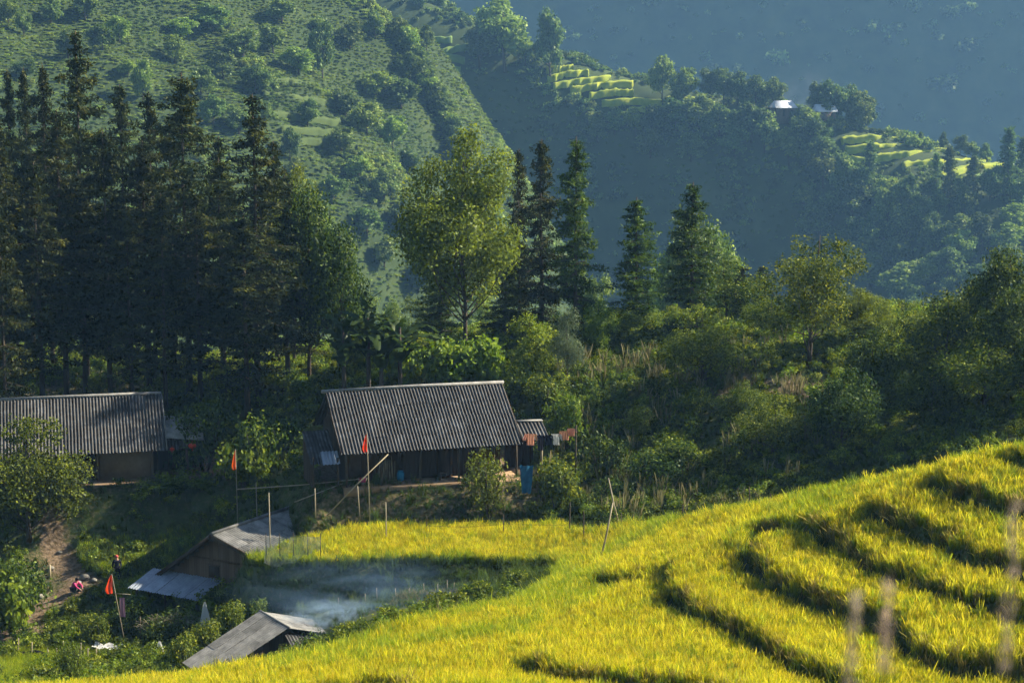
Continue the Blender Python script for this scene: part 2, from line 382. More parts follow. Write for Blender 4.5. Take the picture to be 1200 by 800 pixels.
a = gme.attributes.new('var', 'FLOAT', 'POINT'); a.data.foreach_set('value', bare.ravel().astype(np.float32))
tag(link('ground', gme), 'sloping ground of soil and grass', None, None, 'structure')

# valley floor to the horizon
vx = np.linspace(-3000, 3000, 41); vy = np.linspace(-400, 5500, 41); VX, VY = np.meshgrid(vx, vy)
M_VALLEY = noisemat('valley floor', [(.3, (.03, .05, .02)), (.7, (.07, .10, .035))], .02, .95, .4)
tag(link('valley_floor', grid_mesh('valley_floor', VX, VY, VX * 0 - 128, M_VALLEY)), None, None, None, 'structure')

# ---------------------------------------------------------------- far hills
def W(l): return [un(*p) for p in l]
SPUR = W([(-150,-60,400),(0,-20,430),(0,150,385),(0,300,350),(-200,200,360),(200,-30,470),(200,150,410),(200,300,370),(420,-8,530),(400,150,460),(400,300,405),
    (500,250,440),(530,130,510),(450,400,400),(560,400,420),(100,400,340),(300,400,370),(520,60,545)])
SPUR += [np.array(p, float) for p in [(-250,420,20),(-250,300,-60),(-200,560,20),(-60,620,-30),(20,600,-90),(40,520,-100),(30,440,-110),(-100,300,-110),(0,330,-120),(-160,300,-100)]]
CR = [(px, py, 662 - (px - 450) * .12) for px, py in [(330,-60),(450,2),(550,45),(650,82),(700,97),(750,112),(850,128),(950,158),(1050,170),(1130,190),(1200,205),(1320,240)]]
RIDGE = W(CR)
for px, py, Y in CR[1:]:
    k = 1 + 1.25 * float(smooth(930, 1080, np.array(px)))      # the right end runs out into a gentler, sunlit shoulder
    RIDGE += W([(px, py + 85, Y - 17 * k), (px, py + 190, Y - 32 * k), (px, py + 330, Y - 48 * k)])
for p in W(CR): RIDGE += [p + np.array([8, 45, -14]), p + np.array([15, 110, -60]), p + np.array([20, 200, -110])]
spur_tps = tps_fit(SPUR, 2e-3); ridge_tps = tps_fit(RIDGE, 1e-3)
def h_spur(x, y): return tps_eval(spur_tps, x, y) + (vnoise(x, y, 42, 21, 4) - .5) * 24
def h_ridge(x, y):
    return tps_eval(ridge_tps, x, y) + (vnoise(x, y, 30, 31, 4) - .5) * 7 - .0
def h_mtn(x, y):
    t = (y - 1130 + .12 * x + (vnoise(x, y, 190, 41, 3) - .5) * 90) / 115
    return -128 + 250 * smooth(-.1, 1.25, t) + (vnoise(x, y, 45, 47, 3) - .5) * 9
M_HILL = noisemat('far hillside', [(.3, (.02, .035, .01)), (.5, (.04, .062, .015)), (.75, (.075, .095, .025))], .06, .95, .6, detail=8, bscale=.5)
x = np.arange(-260, 90, 2.5); y = np.arange(290, 640, 2.5); SX, SY = np.meshgrid(x, y)
M_HILLG = noisemat('darkened grassy hillside', [(.3, (.012, .024, .005)), (.5, (.024, .042, .008)), (.75, (.05, .07, .014))], .09, .95, .8, detail=9, bscale=.7)  # ground colour darkened to match the shade between the bushes
tag(link('hillside', grid_mesh('hillside_near_spur', SX, SY, np.maximum(h_spur(SX, SY), -129), M_HILLG)), None, None, None, 'structure')
x = np.arange(-70, 260, 2.0); y = np.arange(440, 860, 2.0); BX, BY = np.meshgrid(x, y)
tag(link('hill', grid_mesh('hill_terraced_ridge', BX, BY, np.maximum(h_ridge(BX, BY), -129), M_HILL)), None, None, None, 'structure')
x = np.arange(-700, 900, 14.0); y = np.arange(950, 1440, 9.0); MX, MY = np.meshgrid(x, y)
tag(link('mountain', grid_mesh('mountain_slope', MX, MY, h_mtn(MX, MY), M_HILL)), None, None, None, 'structure')

def hill_at(hf, px, py, y0=330, y1=760):
    Y = np.arange(y0, y1, 1.0); P = np.array([un(px, py, y) for y in Y]); z = hf(P[:, 0], P[:, 1]); m = P[:, 2] < z
    k = int(np.argmax(m)) if m.any() else int(np.argmin(P[:, 2] - z))
    return P[k, 0], P[k, 1], float(z[k])
TERR = [([(640,84),(655,81),(672,80)],9,0),([(641,94),(665,88),(690,87)],9,0),([(648,102),(680,96),(716,93)],9,0),([(668,108),(700,103),(742,100)],10,0),([(690,114),(720,110),(742,110)],8,0),([(705,121),(745,118),(775,122)],8,0),([(740,130),(780,129),(812,132)],7,0),([(828,128),(850,128)],6,0),
    ([(780,119),(800,118),(820,120)],10,0),([(843,140),(862,136),(874,136)],9,0),([(895,172),(912,170),(928,174)],7,0),([(903,164),(914,160),(918,156)],5,0),
    ([(985,167),(1020,163),(1066,159)],9,0),([(990,177),(1030,173),(1088,168)],8,0),([(1024,187),(1060,183),(1108,176)],8,0),([(1056,196),(1100,190),(1155,184)],8,0),([(1100,206),(1140,199),(1178,192)],8,0),([(995,189),(1022,190)],6,0),
    ([(515,62),(545,58),(585,60)],8,1),([(490,72),(520,70),(545,72)],7,1),([(505,84),(540,84)],6,1),([(500,50),(530,50)],6,1),([(1115,214),(1160,208)],6,1),([(800,140),(815,140)],5,0)]
TPTS = np.array([hill_at(h_ridge, *(np.array(a) * (1 - t) + np.array(b) * t))[:2] for pts, d, m_ in TERR for a, b in zip(pts[:-1], pts[1:]) for t in (0, .25, .5, .75)])
# ---------------------------------------------------------------- haze: one closed box of air
def volmat(name, col, dens, aniso):
    m, nt, N = newmat(name); v = N('ShaderNodeVolumePrincipled'); v.inputs['Color'].default_value = (*col, 1)
    v.inputs['Density'].default_value = dens; v.inputs['Anisotropy'].default_value = aniso
    o = N('ShaderNodeOutputMaterial'); nt.links.new(v.outputs[0], o.inputs['Volume']); return m
mb = MB(); mb.box((100, 700, 5), (1640, 1500, 272))
tag(link('haze', mb.mesh('haze', volmat('haze air', (.28, .58, 1.0), .0002, .2))), 'thin blue haze filling the valley', None, None, 'stuff')
# ---------------------------------------------------------------- foliage builders
def rquads(cen, n, up, size, wid, var, droop=.15, fold=0):
    """leaf quads: cen (n,3) base, axis random around normal 'up' (n,3), returns V,Q,var"""
    n = len(cen)
    a = rng.normal(size=(n, 3)); a -= (a * up).sum(1, keepdims=True) * up; a /= np.linalg.norm(a, axis=1, keepdims=True) + 1e-9
    a = a - up * droop; a /= np.linalg.norm(a, axis=1, keepdims=True)
    b = np.cross(up, a); b /= np.linalg.norm(b, axis=1, keepdims=True) + 1e-9
    s = size[:, None]; wd = wid[:, None]
    V = np.stack([cen, cen + a * s * .5 + b * wd * .5, cen + a * s, cen + a * s * .5 - b * wd * .5], 1).reshape(-1, 3)
    return V, np.arange(n * 4).reshape(n, 4), np.repeat(var, 4)
def rnorm(n, bias=(0, 0, 1), k=1.0):
    v = rng.normal(size=(n, 3)) * k + np.array(bias); return v / (np.linalg.norm(v, axis=1, keepdims=True) + 1e-9)
def join(parts):
    V, Q, A, o = [], [], [], 0
    for v, q, a in parts: V.append(v); Q.append(q + o); A.append(a); o += len(v)
    return np.concatenate(V), np.concatenate(Q), np.concatenate(A)
def leaf_blobs(cs, rs, n_each, size, aspect=.5, flat=.75, shell=.45, clust=9, spread=.16):
    """leaves grouped in small sprays on/in ellipsoid blobs; colour value varies by spray"""
    out = []
    for c, r in zip(cs, rs):
        k = max(1, int(n_each / clust)); d = rnorm(k, (0, 0, .15)); rad = (shell + (1 - shell) * rng.random(k) ** .6)[:, None]
        cc = np.array(c) + d * rad * r * np.array([1, 1, flat])
        cv = np.clip(.35 + .25 * rng.normal(size=k), 0, 1)
        P = np.repeat(cc, clust, 0) + rng.normal(size=(k * clust, 3)) * spread * r
        nrm = np.repeat(d, clust, 0) * .8 + rnorm(k * clust, (0, 0, .6), .8); nrm /= np.linalg.norm(nrm, axis=1, keepdims=True)
        m = len(P); s = size * (.6 + .8 * rng.random(m))
        out.append(rquads(P, m, nrm, s, s * aspect, np.clip(np.repeat(cv, clust) + rng.normal(size=m) * .18, 0, 1), .35))
    return join(out)
def tree_mesh(H, trunk_h, cr, lobes, n_leaf, leaf, mat, flat=.75, lean=0, tr=.16, lobe_r=(.30, .5), top=.0, aspect=.5, shape=1.0, seed=0, pal=None):
    """broad-leaved tree: returns (crown mesh, trunk mesh). crown: ellipsoid envelope filled with lobes"""
    r_ = random.Random(seed * 13 + 5); g = np.random.default_rng(seed)
    ch = (H - trunk_h) / 2; cz = trunk_h + ch
    cs, rs = [], []; tries = 0
    while len(cs) < lobes and tries < 4000:
        tries += 1
        v = g.normal(size=3); v /= np.linalg.norm(v); v *= g.random() ** .45 * .82
        zf = v[2]; wz = 1 - .35 * shape * zf
        p = np.array([v[0] * cr * wz, v[1] * cr * wz, cz + zf * ch])
        rr = cr * r_.uniform(*lobe_r) * (1 - .25 * max(0, zf))
        if any(np.linalg.norm(p - q) < .5 * (rr + s) * .9 for q, s in zip(cs, rs)): continue
        p[0] += lean * (p[2] / H); cs.append(p); rs.append(rr)
    tot = sum(r ** 2 for r in rs); out = []
    for c, r in zip(cs, rs): out.append(leaf_blobs([c], [r], max(18, 2.3 * n_leaf * r * r / tot), leaf * 1.02, aspect * 1.15, flat, .4, 11, .2))
    V, Q, A = join(out)
    crown = mesh_np('crown', V, Q, mat, A)
    mb = MB(); pts = []
    for i in range(7):
        t = i / 6; pts.append((lean * t * .9 + math.sin(t * 5 + seed) * .03 * H * t * (1 - t) * 3, math.cos(t * 4 + seed) * .02 * H * t, t * H * .9))
    mb.tube(pts, [tr * (1.25 - .1 * 0 if i == 0 else 1) * (1 - .85 * i / 6) for i in range(7)], 7)
    for c, r in zip(cs, rs):
        z0 = max(trunk_h * .75, min(H * .8, c[2] - r_.uniform(.1, .28) * H)); t = z0 / (H * .9); k = min(5, int(t * 6)); f = t * 6 - k
        a = Vector(pts[k]).lerp(Vector(pts[min(k + 1, 6)]), f); e = Vector(c)
        mid = a.lerp(e, .5) + Vector((r_.uniform(-.1, .1) * cr, r_.uniform(-.1, .1) * cr, -.08 * cr))
        rr = tr * .42 * (1 - .6 * t)
        mb.tube([a, mid, e], [rr, rr * .6, rr * .2], 5, False)
    return crown, mb.mesh('trunk', M_BARK, True)
def conifer_mesh(H, L0, z0, seed, mat=M_CON, dens=1.0, gap=.5, leaf=.34, top_pow=.75, tr=.2):
    r_ = random.Random(seed); g = np.random.default_rng(seed); out = []; mb = MB()
    mb.tube([(0, 0, 0), (.06, 0, H * .3), (-.05, .04, H * .65), (0, 0, H)], [tr * 1.15, tr * .85, tr * .5, .03], 7)
    z = z0; segsP, segsD, segsS, segV = [], [], [], []
    while z < H - .25:
        t = (z - z0) / (H - z0)
        Lr = L0 * (1 - t) ** top_pow * (1 - .35 * math.exp(-t * 9)) * (.62 + .38 * vn1(z * .9 + seed * 10)) + .25
        nb = r_.randint(3, 6)
        for b in range(nb):
            a = r_.uniform(0, 2 * math.pi); L = Lr * r_.uniform(.45, 1.25)
            if r_.random() < .1: continue
            rise = .25 * t + r_.uniform(-.08, .1) - .12; zc = z + r_.uniform(-.2, .2)
            dirv = np.array([math.cos(a), math.sin(a), 0]); ns = max(3, int(L / .22 * dens)); bv = np.clip(r_.gauss(.35, .2), 0, 1)
            P = []
            for i in range(ns + 1):
                u = i / ns; P.append(dirv * L * u + np.array([0, 0, zc + L * (rise * u - .28 * u * u + .18 * u ** 4)]))
            mb.tube([P[0], P[ns // 2], P[-1]], [.045 * (1 - t) + .012, .03 * (1 - t) + .008, .004], 3, False)
            side = np.array([-dirv[1], dirv[0], 0])
            for i in range(ns + 1):
                u = i / ns
                if u < .18 and t < .8: continue
                wd = (.10 + .26 * math.sin(math.pi * min(1, u * .85 + .12))) * min(L, 2.4)
                kk = 7 + int(11 * dens * min(1, L / 2))
                q = P[i] + side * g.uniform(-1, 1, (kk, 1)) * wd + dirv * g.uniform(-.15, .15, (kk, 1)) + np.array([0, 0, 1]) * g.uniform(-.22, .06, (kk, 1))
                segsP.append(q); segV.append(np.full(kk, bv)); segsD.append(np.tile(dirv * .5 + np.array([0, 0, .0]), (kk, 1)))
        z += gap * (1 - .35 * t) * r_.uniform(.75, 1.25)
    P = np.concatenate(segsP); Vv = np.concatenate(segV); m = len(P)
    nr = rnorm(m, (0, 0, .7), .7); s = leaf * (.6 + .8 * g.random(m))
    V, Q, A = rquads(P, m, nr, s * .95, s * .38, np.clip(Vv + g.normal(size=m) * .16, 0, 1), .5)
    return mesh_np('crown', V, Q, mat, A), mb.mesh('trunk', M_BARK, True)
def vn1(x):
    i = math.floor(x); f = x - i; f = f * f * (3 - 2 * f)
    h = lambda k: ((math.sin(k * 127.1) * 43758.5453) % 1)
    return h(i) * (1 - f) + h(i + 1) * f
def bush_mesh(rad, h, n, leaf, mat, seed=0, lobes=7, aspect=.5, clust=9, stems=True):
    g = random.Random(seed); cs, rs = [], []
    for i in range(lobes):
        a = g.uniform(0, 6.283); d = g.uniform(0, .6) * rad; cs.append((math.cos(a) * d, math.sin(a) * d, h * g.uniform(.3, .72))); rs.append(rad * g.uniform(.35, .55))
    V, Q, A = leaf_blobs(cs, rs, n / lobes, leaf, aspect, min(1.1, h / rad * .7), .3, clust)
    V[:, 2] = np.maximum(V[:, 2], -.1)
    return mesh_np('foliage', V, Q, mat, A)
def stem_mesh(rad, h, seed=0, n=7):
    mb = MB(); g = random.Random(seed)
    for i in range(n):
        a = g.uniform(0, 6.28); mb.tube([(0, 0, -.1), (math.cos(a) * rad * .25, math.sin(a) * rad * .25, h * .4), (math.cos(a) * rad * .5, math.sin(a) * rad * .5, h * .75)], [.035, .025, .01], 4, False)
    return mb.mesh('stem', M_BARK)
def blade_tuft(h, n, spread, wid, mat, head=.0, seed=0, curl=.35, splay=.5, v0=(0, .15), v1=(.3, .6), vh=(.7, 1), mixlow=1):
    """grass or rice tuft: curved tapering blades; optional drooping grain heads. var runs along the plant, its own colour"""
    g = np.random.default_rng(seed); V, Q, A = [], [], []
    for i in range(n):
        a = g.uniform(0, 2 * math.pi); d = np.array([math.cos(a), math.sin(a), 0]); b = np.array([-d[1], d[0], 0]); a2 = g.uniform(0, 6.28); b2 = np.array([math.cos(a2), math.sin(a2), 0])
        base = np.array([g.uniform(-1, 1), g.uniform(-1, 1), 0]) * spread; L = h * g.uniform(.7, 1.08); ishead = i < n * head
        sp = splay * g.uniform(.1, 1); K = 3; c0 = g.uniform(*v0); c1 = g.uniform(*(vh if ishead else v1)); w0 = wid * (1 if not ishead else .8)
        o = len(V); cu = curl * g.uniform(.4, 1.3)
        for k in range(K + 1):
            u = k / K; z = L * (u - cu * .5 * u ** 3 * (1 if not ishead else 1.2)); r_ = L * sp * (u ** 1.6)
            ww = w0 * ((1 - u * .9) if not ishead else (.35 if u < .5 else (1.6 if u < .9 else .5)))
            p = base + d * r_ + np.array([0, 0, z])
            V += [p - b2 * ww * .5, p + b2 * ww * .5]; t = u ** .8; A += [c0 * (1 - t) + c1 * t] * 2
        for k in range(K): Q.append((o + 2 * k, o + 2 * k + 1, o + 2 * k + 3, o + 2 * k + 2))
    return mesh_np('tuft', np.array(V), np.array(Q), mat, np.array(A))

# ---------------------------------------------------------------- scattering of what nobody could count
def scatter(name, label, meshes, P, rot, scl, idx=None, kind='stuff'):
    P = np.asarray(P, np.float32); n = len(P)
    me = bpy.data.meshes.new(name); me.vertices.add(n); me.vertices.foreach_set('co', P.ravel())
    a = me.attributes.new('rot', 'FLOAT_VECTOR', 'POINT'); a.data.foreach_set('vector', np.asarray(rot, np.float32).ravel())
    scl = np.asarray(scl, np.float32); scl = np.repeat(scl[:, None], 3, 1) if scl.ndim == 1 else scl
    a = me.attributes.new('scl', 'FLOAT_VECTOR', 'POINT'); a.data.foreach_set('vector', scl.ravel())
    idx = rng.integers(0, len(meshes), n) if idx is None else idx
    a = me.attributes.new('idx', 'INT', 'POINT'); a.data.foreach_set('value', np.asarray(idx, np.int32))
    col = bpy.data.collections.new(name + '_source')
    for k, m_ in enumerate(meshes):
        ob = bpy.data.objects.new('%s_source_%02d' % (name, k), m_); col.objects.link(ob)
    ng = bpy.data.node_groups.new(name, 'GeometryNodeTree')
    ng.interface.new_socket('Geometry', in_out='INPUT', socket_type='NodeSocketGeometry'); ng.interface.new_socket('Geometry', in_out='OUTPUT', socket_type='NodeSocketGeometry')
    N = ng.nodes.new; L = ng.links.new
    gi = N('NodeGroupInput'); go = N('NodeGroupOutput'); ip = N('GeometryNodeInstanceOnPoints'); ci = N('GeometryNodeCollectionInfo')
    ci.inputs['Collection'].default_value = col; ci.inputs['Separate Children'].default_value = True; ci.inputs['Reset Children'].default_value = True
    def na(nm, ty):
        x = N('GeometryNodeInputNamedAttribute'); x.data_type = ty; x.inputs['Name'].default_value = nm; return x.outputs['Attribute']
    L(gi.outputs[0], ip.inputs['Points']); L(ci.outputs[0], ip.inputs['Instance']); ip.inputs['Pick Instance'].default_value = True
    L(na('idx', 'INT'), ip.inputs['Instance Index'])
    er = N('FunctionNodeEulerToRotation'); L(na('rot', 'FLOAT_VECTOR'), er.inputs[0]); L(er.outputs[0], ip.inputs['Rotation'])
    L(na('scl', 'FLOAT_VECTOR'), ip.inputs['Scale']); L(ip.outputs[0], go.inputs[0])
    o = link(name, me); md = o.modifiers.new('scatter', 'NODES'); md.node_group = ng
    return tag(o, label, None, None, kind)
def jgrid(x0, x1, y0, y1, s, jit=.5):
    X, Y = np.meshgrid(np.arange(x0, x1, s), np.arange(y0, y1, s)); X = X.ravel(); Y = Y.ravel()
    return X + rng.uniform(-jit, jit, len(X)) * s, Y + rng.uniform(-jit, jit, len(Y)) * s
def infrustum(x, y, m=3): return np.abs(x) < (y * .262 + m)

# rice: tufts over the rice polygon, thinned out on the risers
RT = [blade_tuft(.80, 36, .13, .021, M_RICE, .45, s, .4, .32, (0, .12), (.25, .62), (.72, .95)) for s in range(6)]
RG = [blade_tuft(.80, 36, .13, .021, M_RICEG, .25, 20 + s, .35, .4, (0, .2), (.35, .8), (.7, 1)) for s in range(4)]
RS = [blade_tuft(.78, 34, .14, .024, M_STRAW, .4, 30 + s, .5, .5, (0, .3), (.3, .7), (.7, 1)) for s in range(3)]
GT = [blade_tuft(.5, 24, .14, .028, M_GRASS, 0, 40 + s, .6, .8, (0, .3), (.3, .9)) for s in range(4)]
GLONG = [blade_tuft(1.1, 34, .2, .04, M_GRASS, 0, 50 + s, .8, .6, (0, .3), (.3, 1)) for s in range(4)]
DRYT = [blade_tuft(1.3, 9, .15, .05, M_DRY, .6, 60 + s, .3, .25, (.2, .5), (.3, .8), (.6, 1)) for s in range(3)]
x, y = jgrid(-28, 34, 50, 108, .19)
k = infrustum(x, y, 3) | ((x > 0) & infrustum(x, y, 9)); x, y = x[k], y[k]
gd = sample(GD, x, y); gb = sample(GB, x, y); z = sample(GZ, x, y)
k = (gd > .05) & (gb < .5)
x, y, z, gd = x[k], y[k], z[k], gd[k]
pn = vnoise(x, y, 5, 77, 3)
grn = (smooth(.52, .66, vnoise(x, y, 6, 78, 2)) * .6 + .16 + (1 - smooth(.15, .9, gd)) * .6) > rng.random(len(x))
nn = len(x); rot = np.stack([rng.normal(size=nn) * .07, rng.normal(size=nn) * .07, rng.uniform(0, 6.28, nn)], -1)
lx = .18; rot[:, 1] += -lx * .35
sc = (.80 + .3 * vnoise(x, y, 2.2, 79, 2) + rng.normal(size=nn) * .09)[:, None] * np.array([1.05, 1.05, .92])
idx = np.where(grn, 6 + rng.integers(0, 4, nn), rng.integers(0, 6, nn))
ef = (edge_front(x, y) > rng.random(nn) * 3.2); idx = np.where(ef, 10 + rng.integers(0, 3, nn), idx); sc = sc * (1 + .10 * rng.normal(size=nn))[:, None]
rot[:, 0] += ef * rng.uniform(.1, .5, nn)
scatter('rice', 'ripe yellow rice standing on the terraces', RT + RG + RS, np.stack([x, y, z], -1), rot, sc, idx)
print('rice', nn)
# grass on risers, rice margins and pit banks
x, y = jgrid(-28, 34, 50, 110, .3); k = infrustum(x, y); x, y = x[k], y[k]
gd = sample(GD, x, y); gb = sample(GB, x, y)
k = ((gd > -2.6) & (gd < .15)) | (gb > .4)
x, y = x[k], y[k]; nn = len(x); z = sample(GZ, x, y)
rot = np.stack([rng.normal(size=nn) * .2, rng.normal(size=nn) * .2, rng.uniform(0, 6.28, nn)], -1)
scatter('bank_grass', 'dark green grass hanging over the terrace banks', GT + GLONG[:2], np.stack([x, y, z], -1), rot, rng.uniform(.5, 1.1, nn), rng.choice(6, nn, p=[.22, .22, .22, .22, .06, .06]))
print('bank', nn)
# undergrowth over all other near ground
UB = [bush_mesh(.8, .9, 380, .13, mt, 100 + i, 5) for i, mt in enumerate([M_DARK, M_DARK, M_MID, M_MID, M_MID, M_LIME])]
x, y = jgrid(-48, 46, 84, 172, .75); k = infrustum(x, y, 6); x, y = x[k], y[k]
gd = sample(GD, x, y); z = sample(GZ, x, y)
ok = (gd < -1.2) & (path_d(x, y) > 1.0)
for (cx, cy_, hx, hy, a, zz) in YARDS:
    lx = (x - cx) * math.cos(a) + (y - cy_) * math.sin(a); ly = -(x - cx) * math.sin(a) + (y - cy_) * math.cos(a)
    ok &= np.maximum(np.abs(lx) - hx, np.abs(ly) - hy) > .6
for px, py, rr, a in SOIL:
    sx, sy, sz = ground_at(px, py); ok &= (np.hypot(x - sx, y - sy) > rr * .8) | (rng.random(len(x)) > a + .15)
# pit floor and the terraced plots left of the barn stay clear
PITX = ground_at(450, 705)
ok &= ~((np.hypot((x - PITX[0] + 1) / 9.5, (y - PITX[1] + 1) / 5) < 1))
LOW = smooth(-6, -9, x) * (1 - smooth(117, 120, y)) > .5
ok &= ~(LOW & (rng.random(len(x)) > .5))
pn = vnoise(x, y, 6, 90, 3); ok &= rng.random(len(x)) < smooth(.2, .5, pn) + .3
ok &= np.hypot((x + 12.6), (y - 107)) > 3.8
x, y, z, pn = x[ok], y[ok], z[ok], pn[ok]; nn = len(x)
lime = vnoise(x, y, 9, 91, 2); idx = np.where(lime > .5, rng.integers(3, 6, nn), rng.integers(1, 6, nn))
rot = np.stack([rng.normal(size=nn) * .1, rng.normal(size=nn) * .1, rng.uniform(0, 6.28, nn)], -1)
scatter('undergrowth', 'tangled green undergrowth covering the slopes', UB, np.stack([x, y, z], -1), rot, rng.uniform(.5, 1.25, nn) * np.where(y > 128, 1.2, 1), idx)
print('under', nn)
x, y = jgrid(-40, 40, 84, 150, .55); k = infrustum(x, y, 4); x, y = x[k], y[k]; gd = sample(GD, x, y); pdn = path_d(x, y)
ok = (gd < -1) & (pdn > .9)
for (cx, cy_, hx, hy, a, zz) in YARDS:
    lx = (x - cx) * math.cos(a) + (y - cy_) * math.sin(a); ly = -(x - cx) * math.sin(a) + (y - cy_) * math.cos(a)
    ok &= np.maximum(np.abs(lx) - hx, np.abs(ly) - hy) > .2
for px, py, rr, a in SOIL:
    sx, sy, sz = ground_at(px, py); ok &= (np.hypot(x - sx, y - sy) > rr * .7) | (rng.random(len(x)) > a)
x, y = x[ok], y[ok]; nn = len(x); z = sample(GZ, x, y)
rot = np.stack([rng.normal(size=nn) * .15, rng.normal(size=nn) * .15, rng.uniform(0, 6.28, nn)], -1)
scatter('grass', 'short grass between the bushes', GT, np.stack([x, y, z], -1), rot, rng.uniform(.6, 1.3, nn))
# dry stalks on the slope right of the clothes line
x, y = jgrid(2, 22, 100, 124, .42); z = sample(GZ, x, y); nn = len(x)
zc = (y - 112) / 8; ok = (sample(GD, x, y) < -1.5) & (rng.random(nn) < (.25) * (1 - smooth(6, 9, np.abs(x - 9.5))) * (vnoise(x, y, 3, 95, 2) > .42) * 1.0)
x, y, z = x[ok], y[ok], z[ok]; nn = len(x)
rot = np.stack([rng.normal(size=nn) * .12, rng.normal(size=nn) * .12, rng.uniform(0, 6.28, nn)], -1)
scatter('dry_stalks', 'dry brown corn stalks standing on the slope', DRYT + GLONG[2:], np.stack([x, y, z], -1), rot, rng.uniform(.8, 1.5, nn), rng.choice(5, nn, p=[.22, .22, .22, .17, .17]))
# green crops on the small terraces left of the barn
def plot(name, label, pxs, meshes, s, smin, smax, tilt=.12):
    poly = [ground_at(*p)[:2] for p in pxs]; a = np.array(poly)
    x, y = jgrid(a[:, 0].min(), a[:, 0].max(), a[:, 1].min(), a[:, 1].max(), s); k = inside(x, y, poly) & (path_d(x, y) > .8); x, y = x[k], y[k]; nn = len(x)
    rot = np.stack([rng.normal(size=nn) * tilt, rng.normal(size=nn) * tilt, rng.uniform(0, 6.28, nn)], -1)
    return scatter(name, label, meshes, np.stack([x, y, sample(GZ, x, y)], -1), rot, rng.uniform(smin, smax, nn))
plot('crop', 'tall green crop in a terrace plot beside the barn', [(95,645),(240,618),(262,628),(250,650),(180,668),(90,680)], RG + GLONG[:2], .24, .8, 1.15)
plot('crop', 'low yellow green crop below the taller crop', [(128,690),(235,655),(225,668),(190,690),(140,705)], RG, .22, .6, .8)
plot('crop', 'bright green seedlings by the lower left field', [(-20,770),(40,765),(90,745),(150,800),(-20,835)], RG, .2, .7, .9)
plot('vines', 'low leafy vines along the rice edge at bottom left', [(100,790),(130,765),(200,770),(215,782),(150,796)], UB[4:], .5, .5, .9)
plot('weeds', 'pale dry straw and weeds on the burnt pit floor', [(455,715),(520,700),(560,700),(560,694),(470,694)], DRYT, .3, .25, .45)

# far hillsides: bush clumps
FB = [bush_mesh(1, 1.1, 330, .30, mt, 200 + i, 5, .6, 8) for i, mt in enumerate([M_FAR, M_FAR, M_FAR, M_FARL, M_FARL])]
def hillscatter(name, label, hf, box, s, dens, smin, smax, lightness, yscale=1):
    x, y = jgrid(*box, s); k = np.abs(x) < y * .262 + 12; x, y = x[k], y[k]
    k = rng.random(len(x)) < dens(x, y); x, y = x[k], y[k]; z = hf(x, y)
    if hf is h_ridge:
        k = np.array([not ((np.abs(TPTS[:, 0] - a) < 1.6) & (TPTS[:, 1] - 2.5 < b) & (b < TPTS[:, 1] + 5)).any() for a, b in zip(x, y)]); x, y, z = x[k], y[k], z[k]
    k = z > -125; x, y, z = x[k], y[k], z[k]; nn = len(x)
    li = lightness(x, y); idx = np.where(rng.random(nn) < li, rng.integers(3, 5, nn), rng.integers(0, 3, nn))
    sz = rng.uniform(smin, smax, nn) * (.55 + 1.3 * smooth(.4, .8, vnoise(x, y, 11, 61, 3)) * ((vnoise(x, y, 26, 66, 2) > .5) * (rng.random(nn) < .8) if hf is h_spur else 1))
    rot = np.stack([rng.normal(size=nn) * .1, rng.normal(size=nn) * .1, rng.uniform(0, 6.28, nn)], -1)
    if hf is h_spur: fl = (1 - smooth(.9, 1.6, sz))[:, None]; sz = sz[:, None] * (1 + fl * np.array([.75, .75, -.45]))
    print(name, nn); return scatter(name, label, FB, np.stack([x, y, z], -1), rot, sz, idx)
hillscatter('scrub', 'sunlit green scrub on the left hillside', h_spur, (-150, 60, 320, 560), .95, lambda x, y: x * 0 + .92, .65, 1.15, lambda x, y: smooth(.28, .5, vnoise(x, y, 24, 63, 3)))
hillscatter('scrub', 'blue green scrub on the shaded ridge', h_ridge, (-75, 190, 450, 740), 1.9, lambda x, y: smooth(.3, .6, vnoise(x, y, 16, 64, 3)) + .35, .7, 1.9, lambda x, y: .15 + .45 * smooth(85, 120, x))  # paler leaf mix towards the right stands in for sun on the shoulder
hillscatter('forest', 'dark forest on the distant mountain slope', h_mtn, (-420, 420, 1000, 1400), 8, lambda x, y: x * 0 + .9, 3, 6, lambda x, y: x * 0 + .2)
# ---------------------------------------------------------------- trees that can be told apart
PROTO = {}
def proto(k, meshes, H, Wd): PROTO[k] = (meshes, H, Wd)
for i, (L0, z0, dens, tp, gap) in enumerate([(4.3, 4.8, 1.0, .75, .6), (3.9, 5.4, .95, .7, .65), (4.6, 5.0, 1.0, .6, .65), (3.6, 5, .95, .8, .55)]):
    proto('con%d' % i, conifer_mesh(22, L0, z0, 300 + i, M_CON, dens, gap, .32, tp), 22, 2 * L0)
for i, (L0, z0) in enumerate([(2.0, 1.5), (2.3, 1.0), (1.8, 2.0)]):
    proto('fir%d' % i, conifer_mesh(13, L0, z0, 320 + i, M_CON if i != 1 else M_DARK, 1.2, .38, .24, .7, .14), 13, 2 * L0)
proto('tall', tree_mesh(13, 3.4, 4.3, 46, 11000, .19, M_OLIVE, .8, .2, .15, (.2, .34), seed=1, shape=1.1), 13, 8.4)
proto('bent', tree_mesh(9, 1.2, 3.5, 34, 5200, .16, M_MID, .9, .6, .13, (.2, .32), seed=2, shape=1.0), 9, 7.0)
proto('round0', tree_mesh(6, .8, 2.8, 16, 4600, .17, M_DARK, .85, 0, .12, (.32, .5), seed=3), 6, 6.2)
proto('round1', tree_mesh(7, 1.2, 3.0, 20, 5000, .17, M_MID, .8, .3, .13, (.28, .45), seed=4), 7, 6.6)
proto('round2', tree_mesh(6, .7, 2.6, 18, 5200, .15, M_OLIVE, .85, 0, .12, (.28, .42), seed=5), 6, 5.6)
